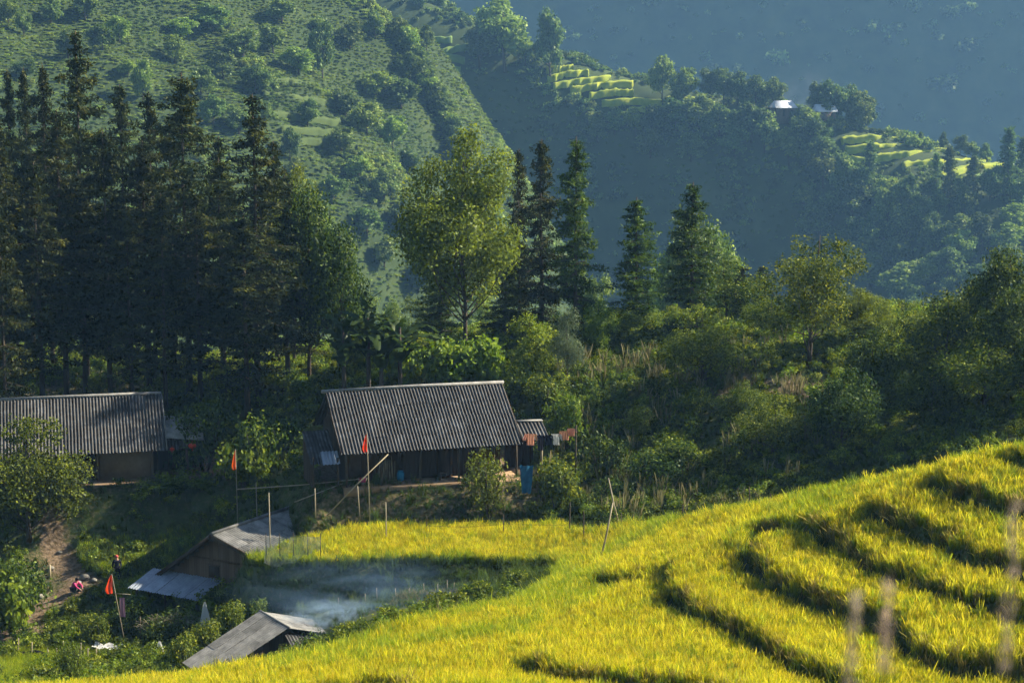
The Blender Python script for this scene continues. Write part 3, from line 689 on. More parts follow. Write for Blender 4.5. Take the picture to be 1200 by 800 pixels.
proto('dark1', tree_mesh(9, 1.6, 3.4, 22, 6000, .2, M_DARK, .8, .2, .15, (.26, .42), seed=6), 9, 7.4)
proto('lime', tree_mesh(5, .8, 1.9, 12, 2600, .16, M_LIME, .85, .2, .08, (.3, .48), seed=7), 5, 4.2)
proto('valley', tree_mesh(24, 3, 6, 42, 9000, .34, M_FARL, .85, .5, .2, (.2, .32), seed=12), 24, 13)
proto('pale', tree_mesh(5, .8, 1.8, 14, 3200, .15, M_PALE, 1.1, .2, .08, (.28, .42), seed=8, aspect=.25), 5, 4)
proto('feather', tree_mesh(10, 1.5, 2.7, 26, 5600, .2, M_MID, .6, .5, .12, (.18, .34), seed=9, shape=1.2, aspect=.35), 10, 6)
def bushproto(k, rad, h, n, leaf, mat, seed, lobes=8, aspect=.5):
    proto(k, (bush_mesh(rad, h, n, leaf, mat, seed, lobes, aspect), stem_mesh(rad, h, seed)), h, rad * 2.1)
bushproto('bush_lime', 1.2, 1.7, 2400, .12, M_LIME, 401); bushproto('bush_mid', 1.3, 1.7, 2600, .13, M_MID, 402, 10)
bushproto('bush_dark', 1.5, 1.9, 2600, .15, M_DARK, 403, 9); bushproto('bush_olive', 1.4, 2.3, 3400, .11, M_OLIVE, 404, 10); bushproto('bush_big', 1.6, 1.9, 2600, .2, M_LIME, 405, 9, .75)
for i in range(5):
    proto('far%d' % i, tree_mesh(9, 1.2, 3.3, 15 + i, 1800, .5, [M_FAR, M_FAR, M_FARL, M_FAR, M_FARL][i], .8, .4, .2, (.28, .46), seed=30 + i, aspect=.6), 9, 7.2)
proto('farcon', conifer_mesh(11, 2.0, .8, 340, M_FAR, .35, .55, .6, .7, .12), 11, 4)
def put(kind, name, x, Y, top_py, wpx, label, cat, group=None, base=None, rz=None, Hm=None):
    (cm, tm), H, Wd = PROTO[kind]
    z = (hz(x, Y) if base is None else base) - .12
    h = Hm or (zat(top_py, Y) - z); sw = wpx / (F / Y) / Wd
    if not kind.startswith(('con', 'fir')) and Hm is None: sw = max(sw, (.68 if cat == 'shrub' else .6) * h / H)
    t = thing(name, label, cat, (x, Y, z), rnd.uniform(0, 6.28) if rz is None else rz, group)
    t.scale = (sw, sw, h / H)
    link('crown' if cat == 'tree' else 'foliage', cm, t); link('trunk' if cat == 'tree' else 'stem', tm, t)
    return t
def T(kind, px, Y, top, w, label, name='broadleaf_tree', cat='tree', group=None, rz=None):
    return put(kind, name, xat(px, Y), Y, top, w, label, cat, group, None, rz)

G1 = 'tall conifers in the dark stand behind the left farmhouse'
for a in [('con0',102,134,36,118,'tallest conifer with a ragged spire in the left half of the dark stand'),
    ('con3',62,141,74,66,'slim conifer whose tip shows just left of the tallest conifer'),('con3',40,146,78,56,'thin conifer tip near the left edge of the dark stand'),
    ('con3',21,146,80,50,'thin conifer tip nearest the left edge of the photo'),('con1',150,139,98,84,'conifer just right of the tallest conifer, rounded tip'),
    ('con1',183,137,106,72,'narrow conifer between the two broader pointed conifers of the stand'),('con2',222,129,85,128,'broad flat topped conifer in the middle of the dark stand'),
    ('con0',303,126,110,118,'pointed conifer at the right end of the dark stand with drooping tiers'),('con1',78,128,128,96,'dark conifer in front below the tallest conifer'),
    ('con2',130,127,150,100,'dark conifer with bare trunk standing above the left farmhouse roof'),('con1',175,131,165,96,'mid height conifer filling the gap below the narrow conifer'),
    ('con2',262,133,185,104,'lower conifer between the flat topped and the pointed conifer'),('con0',338,130,205,92,'shorter conifer at the right edge of the dark stand'),
    ('con1',12,126,150,104,'dark conifer cut by the left edge of the photo'),('con2',0,130,128,90,'conifer tip at the very left edge of the photo'),('con2',155,126,240,90,'shaded low conifer in the middle front of the stand'),('con0',205,140,135,80,'slim conifer tip behind the flat topped conifer'),('con1',262,142,160,80,'conifer tip behind and right of the flat topped conifer'),('con0',325,140,165,84,'conifer tip behind and right of the pointed conifer'),('con3',195,125,225,70,'conifer with a straight bare trunk beside the farmhouse ridge end'),
    ('con1',50,124,190,100,'low wide conifer above the left end of the farmhouse roof'),
    ('con2',100,131,200,100,'shaded conifer deep inside the stand behind the farmhouse'),('con0',235,127,230,100,'shaded lower conifer below the flat topped conifer'),('con1',290,124,250,100,'lower conifer in front of the pointed conifer, bare lower trunk')]:
    T(a[0], a[1], a[2], a[3], a[4] * 1.36, a[5], 'conifer', group=G1)
G2 = 'spire shaped conifers on the knoll in the middle'
for a in [('fir0',608,137,174,44,'slim dark conifer touching the right side of the tall yellow green tree'),('fir0',634,133,163,66,'ragged brownish conifer second right of the tall yellow green tree'),
    ('fir1',674,131,160,70,'tall dark spire conifer with a dense base, tallest of the middle group'),('fir1',744,131,231,74,'shorter full conifer between the two darkest spires'),
    ('fir1',809,128,213,76,'dark spire conifer right of the gap showing the blue valley'),('fir2',868,135,312,38,'small conifer right of the yellow bush tree'),('fir2',890,136,312,34,'smallest conifer beside its twin behind the knoll'),
    ('fir1',517,137,300,74,'dark conifer half hidden behind the tall yellow green tree'),('fir1',592,132,300,60,'dark low conifer under the right side of the tall yellow green tree')]:
    T(a[0], a[1], a[2], a[3], a[4] * 1.15, a[5], 'conifer', group=G2)
T('tall', 542, 125, 143, 172, 'tall yellow green tree with a thin bare trunk in the middle of the photo', rz=.4)
T('bent', 945, 118, 258, 150, 'loose crowned tree with a crooked trunk on the grassy ledge', rz=0)
T('dark1', 362, 130, 205, 84, 'sunlit broad tree beside the right end of the conifer stand')
T('dark1', 398, 129, 250, 100, 'dark arching tree leaning over the banana plants')
T('tall', 345, 136, 190, 100, 'feathery tree behind the right end of the conifer stand')
T('con3', -4, 122, 100, 110, 'broad conifer half cut by the left edge of the photo', 'conifer', group=G1)
T('con1', 8, 119, 235, 104, 'low dark conifer at the left edge above the farmhouse roof', 'conifer', group=G1)
T('round2', 30, 112, 480, 150, 'olive green leafy tree in front of the left farmhouse')
T('round1', 2, 122, 408, 40, 'small round green tree at the left edge above the farmhouse roof')
T('lime', 622, 122, 362, 82, 'bright green bushy tree right of the tall tree trunk')
T('pale', 664, 120, 355, 56, 'pale grey green willowy tree beside the bright green bushy tree')
T('round2', 822, 118, 352, 100, 'yellow green round bushy tree on the knoll')
T('round1', 735, 130, 352, 90, 'green leafy tree at the foot of the short full conifer')
T('lime', 700, 126, 345, 50, 'lime green tree at the foot of the tall dark spire')
T('round1', 850, 135, 300, 110, 'light green feathery tree behind the yellow bushy tree')
T('round1', 905, 125, 345, 80, 'rounded green tree left of the crooked trunk tree')
T('tall', 1003, 121, 335, 96, 'dark green tree right of the crooked trunk tree')
T('round0', 1018, 111, 380, 90, 'dense dark tree on the slope below the ledge')
T('round0', 1055, 108, 420, 80, 'low dense dark tree right of the ledge slope')
T('round1', 1100, 110, 340, 135, 'broad green tree at right with sunlit top')
T('dark1', 1172, 110, 280, 120, 'tallest dark tree at the right edge of the photo')
T('round1', 1138, 114, 325, 110, 'green tree between the broad green tree and the tallest right edge tree')
T('round1', 1150, 103, 385, 140, 'green tree standing low behind the upper rice terrace at right')
T('dark1', 1192, 104, 328, 130, 'dark tree just in front of the tallest right edge tree')
T('dark1', 1215, 101, 380, 110, 'dark tree cut by the right edge of the photo')
T('round0', 1090, 103, 430, 100, 'shaded round tree just behind the rice at right')
T('round0', 985, 105, 428, 100, 'dark rounded tree with hanging leaves below the ledge')
T('round1', 905, 107, 462, 110, 'dark glossy leaved tree low on the slope behind the rice')
T('round1', 430, 128, 380, 80, 'leafy tree just behind the middle farmhouse roof left end')
T('round1', 870, 112, 445, 70, 'mid green tree below the bare soil ledge')

GB_ = 'leafy shrubs on the slopes around the farmhouses'
def B(kind, px, Y, top, w, label, base=None):
    return put(kind, 'shrub', xat(px, Y), Y, top, w, label, 'shrub', GB_, base)
for a in [('bush_olive',573,106.3,518,62,'rounded olive shrub in front of the middle farmhouse porch'),('bush_mid',655,106,535,58,'leafy shrub below the clothes line beside the blue tarp'),
    ('bush_mid',300,115,484,90,'broad leaved bush lit by the sun beside the orange flag pole'),('bush_big',285,114.8,510,50,'bright leafy bush at the foot of the orange flag between the farmhouses'),
    ('bush_dark',330,117,490,90,'dark bush against the left gable of the middle farmhouse'),('bush_mid',235,115.2,560,50,'bright edged shrub at the right end of the hedge'),('bush_dark',190,115.4,560,84,'wide dark hedge shrub below the left farmhouse'),
    ('bush_dark',135,115.5,566,64,'dark shrub at the left end of the hedge below the mud wall'),('bush_dark',240,118,470,80,'dark bush behind the left farmhouse porch'),('bush_lime',262,127,425,60,'sunlit bush under the conifers'),
    ('bush_lime',290,128,418,50,'bright small bush under the pointed conifer'),('bush_lime',205,128,432,44,'yellow green bush between two conifer trunks'),('bush_mid',330,126,430,60,'green bush at the right end of the conifer stand'),
    ('bush_big',520,121,395,100,'wide leafy bush just behind the middle farmhouse ridge'),('bush_big',480,123,398,70,'leafy bush between the banana plants and the tall tree'),('bush_big',570,121,392,60,'leafy bush at the foot of the tall yellow green tree'),
    ('bush_mid',640,117,440,90,'bush on the slope above the right porch'),('bush_lime',665,113,458,64,'light green bush above the clothes line'),('bush_mid',600,119,428,70,'bush behind the right end of the middle farmhouse'),
    ('bush_dark',705,109,508,76,'dark glossy bush right of the clothes line'),('bush_dark',720,106,560,60,'dark bush beside the leaning bamboo poles'),('bush_mid',690,105.5,575,50,'low shrub at the back edge of the rice strip'),
    ('bush_lime',1040,101,510,40,'small bright shrub behind the rice at right'),('bush_mid',1050,104,515,46,'green shrub beside the small bright shrub'),('bush_mid',960,108,520,60,'shrub low on the slope behind the wire fence posts'),
    ('bush_olive',850,107,520,70,'olive shrub low on the slope in the middle distance'),('bush_mid',800,108,510,80,'green shrub below the dry stalks'),('bush_dark',770,107,530,80,'dark shrub at the bottom of the dry stalk slope'),
    ('bush_mid',780,121,400,50,'green shrub at the top of the dry stalk slope'),('bush_dark',1010,108,470,70,'dark shrub hanging below the dense dark tree'),('bush_olive',745,113,470,60,'olive shrub among the dry stalks'),
    ('bush_mid',890,112,480,60,'shrub under the bare soil ledge'),('bush_lime',940,113,470,50,'bright shrub right of the bare soil ledge'),('bush_mid',810,114,455,64,'shrub below the yellow bushy tree'),
    ('bush_dark',15,104,655,40,'dark shrub beside the footpath at the left edge'),('bush_big',8,103,668,34,'pale leafed shrub at the left edge by the footpath'),('bush_dark',150,102,700,70,'dark tangled shrub below the low orange flag'),
    ('bush_mid',110,100,715,60,'green shrub below the footpath'),('bush_mid',270,97,700,56,'leafy vine bush climbing beside the lower shed'),('bush_mid',240,94.5,722,50,'vine bush along the left edge of the lower shed'),
    ('bush_lime',300,98,700,40,'sunlit vine top behind the lower shed ridge'),('bush_mid',210,93,738,50,'leafy vine bush at the lower end of the shed roof'),('bush_olive',80,93,738,56,'clipped round bush glowing at the top at bottom left')]:
    B(*a)

# far trees on the hills
MARKS = [('the largest ridge tree', 592, 45), ('the yellow steps on the ridge', 690, 98), ('the distant white roofed house', 918, 126), ('the right hand ridge terraces', 1060, 175), ('the tallest conifer tip', 102, 60), ('the pointed conifer tip', 303, 130),
    ('the flat topped conifer', 222, 110), ('the tall yellow green tree', 540, 180), ('the dark spire conifers', 672, 180), ('the conifer beside the valley gap', 809, 235), ('the crooked trunk tree', 965, 280), ('the tallest right edge tree', 1180, 300), ('the upper left corner of the photo', 10, 10), ('the top edge above the bright hillside', 330, 5), ('the grassy hillside terraces', 350, 135), ('the lilac grey crest left of the ridge trees', 470, 50)]
FARL = []
def finish_far_labels():
    by = {}
    for t, px, py, w_, h_ in FARL:
        m_ = min(MARKS, key=lambda q: math.hypot(q[1] - px, (q[2] - py) * 1.2)); dx, dy = px - m_[1], py - m_[2]
        d_ = ('right of' if dx > 0 else 'left of') if abs(dx) > abs(dy) * 1.3 else ('above' if dy < 0 else 'below') if abs(dy) > abs(dx) * 1.3 else ('above and ' if dy < 0 else 'below and ') + ('right of' if dx > 0 else 'left of')
        sz_ = 'slender' if h_ > 1.25 * w_ else 'squat' if h_ < .8 * w_ else 'broad' if w_ > 42 else 'small' if w_ < 30 else 'rounded'
        by.setdefault((sz_, d_, m_[0]), []).append((math.hypot(dx, dy), t))
    for (sz_, d_, nm), l in by.items():
        l.sort(key=lambda q: q[0]); od = ['nearest', 'second', 'third', 'fourth', 'fifth', 'sixth', 'seventh', 'eighth', 'ninth', 'tenth', 'eleventh', 'twelfth', 'thirteenth', 'fourteenth', 'fifteenth']
        for k, (_, t) in enumerate(l):
            if len(nm.split()) > 8: nm = 'the grey crest by the ridge trees' if 'crest' in nm else nm
            t['label'] = '%s tree %s %s' % (sz_, d_, nm) + ('' if len(l) == 1 else ', %s to it' % od[k] if k == 0 else ', %s one out' % od[min(k, 14)])
def FT(hf, px, py, top, w, label, group, kind=None):
    x, Y, z = hill_at(hf, px, py); kind = kind or 'far%d' % rnd.randrange(5)
    Hm = (py - top) / (F / Y) * 1.08
    t = put(kind, 'distant_tree', x, Y, None, w, label, 'tree', group, z, None, Hm)
    if group != LBIG: FARL.append((t, px, (py + top) / 2, w, py - top))
    return t
LBIG = 'trees crowning the terraced ridge'
for a in [(592,88,4,78,'wide round crowned tree on the ridge crest, largest of the distant trees'),(562,80,24,52,'left hand shoulder tree joined to the largest ridge tree'),(645,98,16,46,'tall pointed tree right of the largest ridge tree'),
    (616,80,50,24,'small dark tree between the two tall ridge trees'),(775,122,68,36,'upright tree above the yellow terraces on the ridge')]:
    FT(h_ridge, *a, LBIG, 'far2' if a[2] < 10 else None)
for a in [(800,128,80,40),(832,122,82,30),(848,122,80,34),(864,124,84,30),(886,128,88,36),(906,130,92,28)]:
    FT(h_ridge, *a, 'distant blue green tree in the row left of the white roofed house', 'trees left of the distant white roofed house')
for a in [(958,140,98,30),(975,145,95,38),(992,145,98,36),(1006,152,106,34),(1016,150,112,26)]:
    FT(h_ridge, *a, 'distant feathery tree in the row right of the white roofed house', 'trees right of the distant white roofed house')
for a in [(818,152,112,44),(792,155,118,42),(772,168,128,44),(745,165,130,38),(842,168,122,46),(880,170,122,50),(896,182,132,42),(940,172,128,46),(952,188,142,44),(925,196,152,40),(862,190,150,40),(720,160,130,30),(700,170,140,30),(762,190,155,36),(810,195,160,40),(966,200,160,40)]:
    FT(h_ridge, *a, 'distant bushy tree just below the terraced ridge crest', 'bushy trees below the ridge crest')
for a in [(965,222,175,48),(990,236,182,44),(1000,262,212,50),(1040,265,208,44),(960,284,238,48),(1025,300,248,50),(1062,292,242,50),(1090,300,252,34),(1062,238,206,36),(1160,238,196,38),(1192,280,240,50),(1150,300,250,44),(1020,350,282,90),(1060,352,306,70),(1175,300,262,56),(1130,260,220,30),(1100,262,226,34),(985,310,270,44),(1085,335,300,40),(1185,330,285,50),(1010,225,192,34),(1200,250,205,40),(975,260,225,36),(1045,240,208,34),(1080,262,228,40),(1120,290,250,44),(1050,320,275,46),(1110,330,290,44),(1140,350,310,46),(1195,345,300,48),(1005,300,258,44),(1065,375,330,50),(1165,235,205,26),(940,250,220,34),(1125,310,268,40)]:
    FT(h_ridge, *a, 'distant tree on the blue slope below the right hand terraces', 'trees on the slope below the right hand terraces')
for a in [(1018,236,172,32),(1110,248,178,30),(1180,236,156,36),(1197,230,166,28),(1096,226,184,22),(1140,232,186,26)]:
    FT(h_ridge, *a, 'distant pointed tree among the right hand ridge terraces', 'pointed trees among the right hand ridge terraces', 'farcon')
for a in [(1105,170,148,14),(1125,172,150,22),(1140,178,158,22),(1155,182,160,18),(1078,160,145,10)]:
    FT(h_ridge, *a, 'distant small tree on the far rim of the right hand terraces', 'small trees on the far rim of the terraces')
LS = 'trees scattered over the sunlit left hillside'
spots = [(28,45,10,22),(30,95,70,30),(150,95,75,26),(168,120,70,26),(205,75,40,30),(212,45,20,40),(250,40,8,50),(285,70,35,46),(262,95,62,40),(235,115,80,36),(300,110,75,40),(320,65,30,40),(376,40,20,30),(350,90,55,46),(378,95,26,34),(340,190,150,24),(345,235,185,30),
    (405,140,108,40),(440,115,85,46),(470,130,90,50),(480,95,60,44),(480,75,32,30),(500,60,30,20),(430,160,120,44),(460,175,135,40),(400,185,150,40),(420,215,185,36),(450,240,200,40),(480,210,175,40),(470,275,235,44),(430,280,245,44),(390,240,205,40),(500,300,262,40),(520,250,215,34),(450,320,280,40),(360,150,118,36),(310,150,120,34),(280,160,128,36),(250,150,112,34),(215,175,140,34),(330,30,0,44),(410,60,28,40),(440,48,18,34),(120,60,30,36),(80,70,38,32),(60,30,0,34),(100,25,-8,34),(140,50,18,30),(10,30,0,30),(520,330,290,44),(490,345,308,44),(540,200,165,36),(560,240,205,34),(520,180,150,30)]
spots += [(535,190,160,30),(548,215,185,34),(560,245,212,36),(525,160,130,32),(510,130,98,34),(572,275,240,40),(585,300,265,40),(495,105,78,30),(480,75,48,30),(545,235,205,26),(566,262,232,26),(520,145,120,24),(465,52,22,34),(488,88,50,40),(503,118,84,36),(516,142,112,38),(530,172,138,36),(541,200,168,40),(553,226,190,38),(562,250,212,42),(578,288,246,44),(472,66,40,30),(498,100,72,26),(535,185,155,28)]
for i, a in enumerate(spots):
    FT(h_spur if a[0] < 505 or i >= len(spots) - 24 else h_ridge, *a, 'distant tree on the bright hillside at upper left', LS)
for a in [(800,330,215,52),(828,330,230,50),(790,345,255,44),(842,345,262,44)]:
    x = xat(a[0], 205, -50); q = put('valley', 'distant_tree', x, 205, a[2], a[3], 'pale hazy tree in the valley behind the dark spire conifer', 'tree', 'hazy trees down in the valley', hz(x, 205)); FARL.append((q, a[0], a[2] + 30, a[3], 60))
for a in [(465,335,44),(490,330,50),(570,320,50),(645,345,50),(700,300,60),(1030,330,60),(600,345,50),(430,330,40)]:
    x = xat(a[0], 190, -45); q = put('valley', 'distant_tree', x, 190, a[1], a[2], 'hazy green tree in the valley behind the knoll', 'tree', 'hazy trees behind the knoll', hz(x, 190)); FARL.append((q, a[0], a[1] + 20, a[2], 50))

finish_far_labels()
# distant terraces
M_TERR = noisemat('distant rice', [(.3, (.17, .24, .02)), (.5, (.27, .32, .025)), (.7, (.38, .38, .035))], .5, .9, .5)
M_TERG = noisemat('distant green plots', [(.3, (.09, .15, .03)), (.7, (.18, .26, .05))], .4, .9, .5)
def far_terrace(hf, pts, depth, mat, label, drop=2.2):
    P = [np.array(hill_at(hf, *p)) for p in pts]; q = []
    for a, b in zip(P[:-1], P[1:]):
        for t in np.arange(0, 1, .12): q.append(a * (1 - t) + b * t)
    q.append(P[-1]); n = len(q); V = []; zt = [un(600, np.interp(0, [0], [0]), 1)[2] for _ in ()]
    for i, p in enumerate(q):
        ed = min(1, i / 3 + .25, (n - 1 - i) / 3 + .25); f = np.array([0, -1.8, .9]); w_ = rng.normal(size=3) * [.0, .5, .1]
        a = p + f + w_
        V += [a - [0, .3, drop], a + [0, -.1, -.35], a + [0, .35, 0], a + [0, depth * .5 * ed, .08 + rng.normal() * .15], a + [0, depth * ed, .0], a + [0, depth * ed + .5, -drop]]
    Q = [(i * 6 + k, i * 6 + 6 + k, i * 6 + 7 + k, i * 6 + k + 1) for i in range(n - 1) for k in range(5)]
    Tt = [(0, 1, 2), (0, 2, 3), (0, 3, 4), (0, 4, 5)]; e = (n - 1) * 6; Tt += [(e, e + 2, e + 1), (e, e + 3, e + 2), (e, e + 4, e + 3), (e, e + 5, e + 4)]
    tag(link('terrace', mesh_np('terrace', np.array(V), np.array(Q), mat, None, False, np.array(Tt))), label, None, None, 'structure')
for pts, d, mt in TERR:
    far_terrace(h_ridge, pts, d, [M_TERR, M_TERG][mt], 'stepped plot on the distant ridge')
M_TERH = noisemat('grassy hillside steps', [(.3, (.035, .06, .012)), (.7, (.07, .10, .022))], .4, .9, .5)
for pts in [[(310,112),(350,118),(395,124)],[(320,136),(360,140),(400,146)],[(330,152),(370,156),(410,158)],[(300,100),(340,100),(372,104)],[(345,168),(380,170),(420,176)]]:
    far_terrace(h_spur, pts, 3, M_TERH, 'narrow grassy terrace on the left hillside', 1.5)
# ---------------------------------------------------------------- corrugated roofs
m, nt, N = newmat('weathered corrugated fibre cement'); L = nt.links.new
tc = N('ShaderNodeTexCoord'); oi = N('ShaderNodeObjectInfo'); at = N('ShaderNodeAttribute'); at.attribute_name = 'var'
ml = N('ShaderNodeMath'); ml.operation = 'MULTIPLY'; ml.inputs[1].default_value = 50; L(oi.outputs['Random'], ml.inputs[0])
n1 = N('ShaderNodeTexNoise'); n1.noise_dimensions = '4D'; n1.inputs['Scale'].default_value = 1.6; n1.inputs['Detail'].default_value = 8; n1.inputs['Roughness'].default_value = .7
L(tc.outputs['Object'], n1.inputs['Vector']); L(ml.outputs[0], n1.inputs['W'])
r1 = ramp(N, [(.3, (.040, .034, .028)), (.5, (.095, .088, .078)), (.62, (.18, .18, .175)), (.8, (.38, .42, .45))]); L(n1.outputs['Fac'], r1.inputs[0])
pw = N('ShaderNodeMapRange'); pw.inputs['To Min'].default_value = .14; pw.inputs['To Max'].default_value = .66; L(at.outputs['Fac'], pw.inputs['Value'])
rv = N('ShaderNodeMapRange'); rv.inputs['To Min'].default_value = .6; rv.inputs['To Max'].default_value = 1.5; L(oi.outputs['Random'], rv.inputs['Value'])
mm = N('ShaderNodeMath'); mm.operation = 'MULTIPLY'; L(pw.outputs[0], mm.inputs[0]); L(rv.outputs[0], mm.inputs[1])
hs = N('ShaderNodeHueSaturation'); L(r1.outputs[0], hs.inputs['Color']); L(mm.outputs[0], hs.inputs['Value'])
b = N('ShaderNodeBsdfPrincipled'); b.inputs['Roughness'].default_value = .6; b.inputs['Specular IOR Level'].default_value = .3; L(hs.outputs[0], b.inputs['Base Color'])
bp = N('ShaderNodeBump'); bp.inputs['Strength'].default_value = .2; bp.inputs['Distance'].default_value = .02; L(n1.outputs['Fac'], bp.inputs['Height']); L(bp.outputs[0], b.inputs['Normal'])
o = N('ShaderNodeOutputMaterial'); L(b.outputs[0], o.inputs[0]); M_ROOF = m
M_ROOFP = noisemat('pale zinc', [(.3, (.16, .19, .23)), (.7, (.36, .40, .46))], 1.5, .5, .1, objvar=.2, spec=.5)
M_ROOFG = noisemat('grey old roofing', [(.3, (.10, .097, .088)), (.5, (.20, .195, .18)), (.75, (.33, .32, .29))], 1.6, .85, .3, objvar=.25)
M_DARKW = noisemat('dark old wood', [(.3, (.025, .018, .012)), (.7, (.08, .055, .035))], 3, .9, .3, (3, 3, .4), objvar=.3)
SHC = {}
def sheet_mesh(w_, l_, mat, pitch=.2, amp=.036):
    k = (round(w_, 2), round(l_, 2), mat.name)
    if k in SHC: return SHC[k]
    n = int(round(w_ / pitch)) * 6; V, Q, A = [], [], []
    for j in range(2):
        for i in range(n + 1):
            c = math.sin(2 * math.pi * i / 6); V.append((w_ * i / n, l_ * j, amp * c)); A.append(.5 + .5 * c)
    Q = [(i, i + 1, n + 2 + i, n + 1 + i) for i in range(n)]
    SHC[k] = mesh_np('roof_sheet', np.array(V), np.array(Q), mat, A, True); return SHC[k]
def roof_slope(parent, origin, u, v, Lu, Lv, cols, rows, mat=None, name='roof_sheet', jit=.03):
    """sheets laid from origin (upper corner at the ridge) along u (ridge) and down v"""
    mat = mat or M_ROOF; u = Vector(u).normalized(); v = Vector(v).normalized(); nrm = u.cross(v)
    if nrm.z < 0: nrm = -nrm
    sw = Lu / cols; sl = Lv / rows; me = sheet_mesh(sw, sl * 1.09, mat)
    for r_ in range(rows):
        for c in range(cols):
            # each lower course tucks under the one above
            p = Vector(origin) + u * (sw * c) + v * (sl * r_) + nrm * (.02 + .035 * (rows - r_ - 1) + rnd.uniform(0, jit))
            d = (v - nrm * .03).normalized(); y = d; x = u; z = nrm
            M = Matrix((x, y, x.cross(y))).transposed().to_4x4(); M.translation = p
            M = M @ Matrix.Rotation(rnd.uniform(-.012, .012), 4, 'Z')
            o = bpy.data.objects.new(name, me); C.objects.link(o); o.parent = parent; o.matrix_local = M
def box_part(parent, name, c, d, mat, rot=(0, 0, 0)):
    mb = MB(); mb.box((0, 0, 0), d); o = link(name, mb.mesh(name, mat), parent, c, rot); return o
def tube_part(parent, name, pts, r_, mat, n=7):
    mb = MB(); mb.tube(pts, r_, n); return link(name, mb.mesh(name, mat), parent)
BOXC = {}
def plank_wall(parent, a, b, h0, h1f, mat, w_=.3, t=.04, gap=.012, skip=()):
    """vertical boards from a to b (local xy), bottom h0, top from h1f(u)"""
    a = Vector((*a, 0)); b = Vector((*b, 0)); D = b - a; n = max(1, int(D.length / w_)); ang = math.atan2(D.y, D.x)
    if 'p' not in BOXC:
        mb = MB(); mb.box((0, 0, .5), (1, 1, 1)); BOXC['p'] = {}
    if mat.name not in BOXC['p']:
        mb = MB(); mb.box((0, 0, .5), (1, 1, 1)); BOXC['p'][mat.name] = mb.mesh('plank', mat)
    for i in range(n):
        u = (i + .5) / n
        if any(s0 < u < s1 for s0, s1 in skip): continue
        p = a + D * u; top = h1f(u)
        if top - h0 < .1: continue
        o = link('plank', BOXC['p'][mat.name], parent, (p.x + rnd.uniform(-.01, .01), p.y + rnd.uniform(-.012, .012), h0), (0, 0, ang), (D.length / n - gap, t, top - h0 - rnd.uniform(0, .03)))

# middle farmhouse -------------------------------------------------------------
YAW2 = R(16)
h2 = thing('farmhouse', 'long low farmhouse with striped corrugated roof in the middle of the photo', 'house', (H2[0], H2[1], H2Z), YAW2)
LH, RUN, RISE, EH = 10.3, 4.3, 2.5, H2[2] - H2Z
sl = math.hypot(RUN, RISE)
roof_slope(h2, (0, RUN, EH + RISE), (1, 0, 0), (0, -RUN, -RISE), LH, sl, 11, 4)
roof_slope(h2, (0, RUN, EH + RISE), (1, 0, 0), (0, RUN, -RISE), LH, sl, 11, 2, name='rear_roof_sheet')
mb = MB(); mb.tube([(-.25, RUN, EH + RISE + .16), (LH * .5, RUN, EH + RISE + .2), (LH + .1, RUN, EH + RISE + .17)], .11, 8); link('ridge_cap', mb.mesh('ridge_cap', M_ROOFG, True), h2)
box_part(h2, 'eave_beam', (LH / 2, .35, EH + .0), (LH - .1, .1, .14), M_DARKW)
box_part(h2, 'verge_board', (LH + .02, RUN / 2, EH + RISE / 2 - .02), (.04, sl, .16), M_DARKW, (math.atan2(RISE, RUN), 0, 0))
box_part(h2, 'verge_board', (-.02, RUN / 2, EH + RISE / 2 - .02), (.04, sl, .16), M_DARKW, (math.atan2(RISE, RUN), 0, 0))
roofz = lambda y: EH + RISE * (1 - abs(y - RUN) / RUN) - .1
FW = 1.55
plank_wall(h2, (.5, FW), (LH - .9, FW), 0, lambda u: roofz(FW), M_DARKW, .3, .05, skip=((.02, .10), (.30, .37), (.60, .68), (.86, .93)))  # dark board colour stands in for part of the veranda shade
mb = MB(); mb.box((LH / 2 - .2, FW + .7, 1.15), (LH - 1.6, .12, 2.3)); link('inner_wall', mb.mesh('inner_wall', M_MUD), h2)
for u, wd in ((.335, .62), (.64, .7)):
    xx = .5 + (LH - 1.4) * u; box_part(h2, 'door', (xx, FW + .12, .95), (wd, .05, 1.9), M_DARKW)
for gx_ in (.5, LH - .9):
    plank_wall(h2, (gx_, FW), (gx_, 2 * RUN - .8), 0, lambda u, g=gx_: roofz(FW + (2 * RUN - .8 - FW) * u), M_DARKW, .34)
plank_wall(h2, (.5, 2 * RUN - .8), (LH - .9, 2 * RUN - .8), 0, lambda u: roofz(2 * RUN - .8), M_DARKW, .5)
for xx in (.35, 2.3, 4.5, 6.7, 8.6, LH - .25):
    tube_part(h2, 'post', [(xx, .38, 0), (xx + rnd.uniform(-.04, .04), .36, EH - .05)], .065, M_BARK)
for xx in (1.2, 3.3, 5.2, 7.4, 9.3):
    tube_part(h2, 'rafter', [(xx, .05, EH - .06), (xx, RUN - .1, EH + RISE - .12)], .045, M_DARKW, 5)
mb = MB(); mb.box((LH / 2, .95, -.18), (LH - .3, 1.9, .44)); link('veranda_floor', mb.mesh('veranda_floor', M_MUD), h2)
box_part(h2, 'sign_board', (8.05, .30, EH - .32), (.42, .03, .25), plainmat('yellowed board', (.45, .42, .25)))
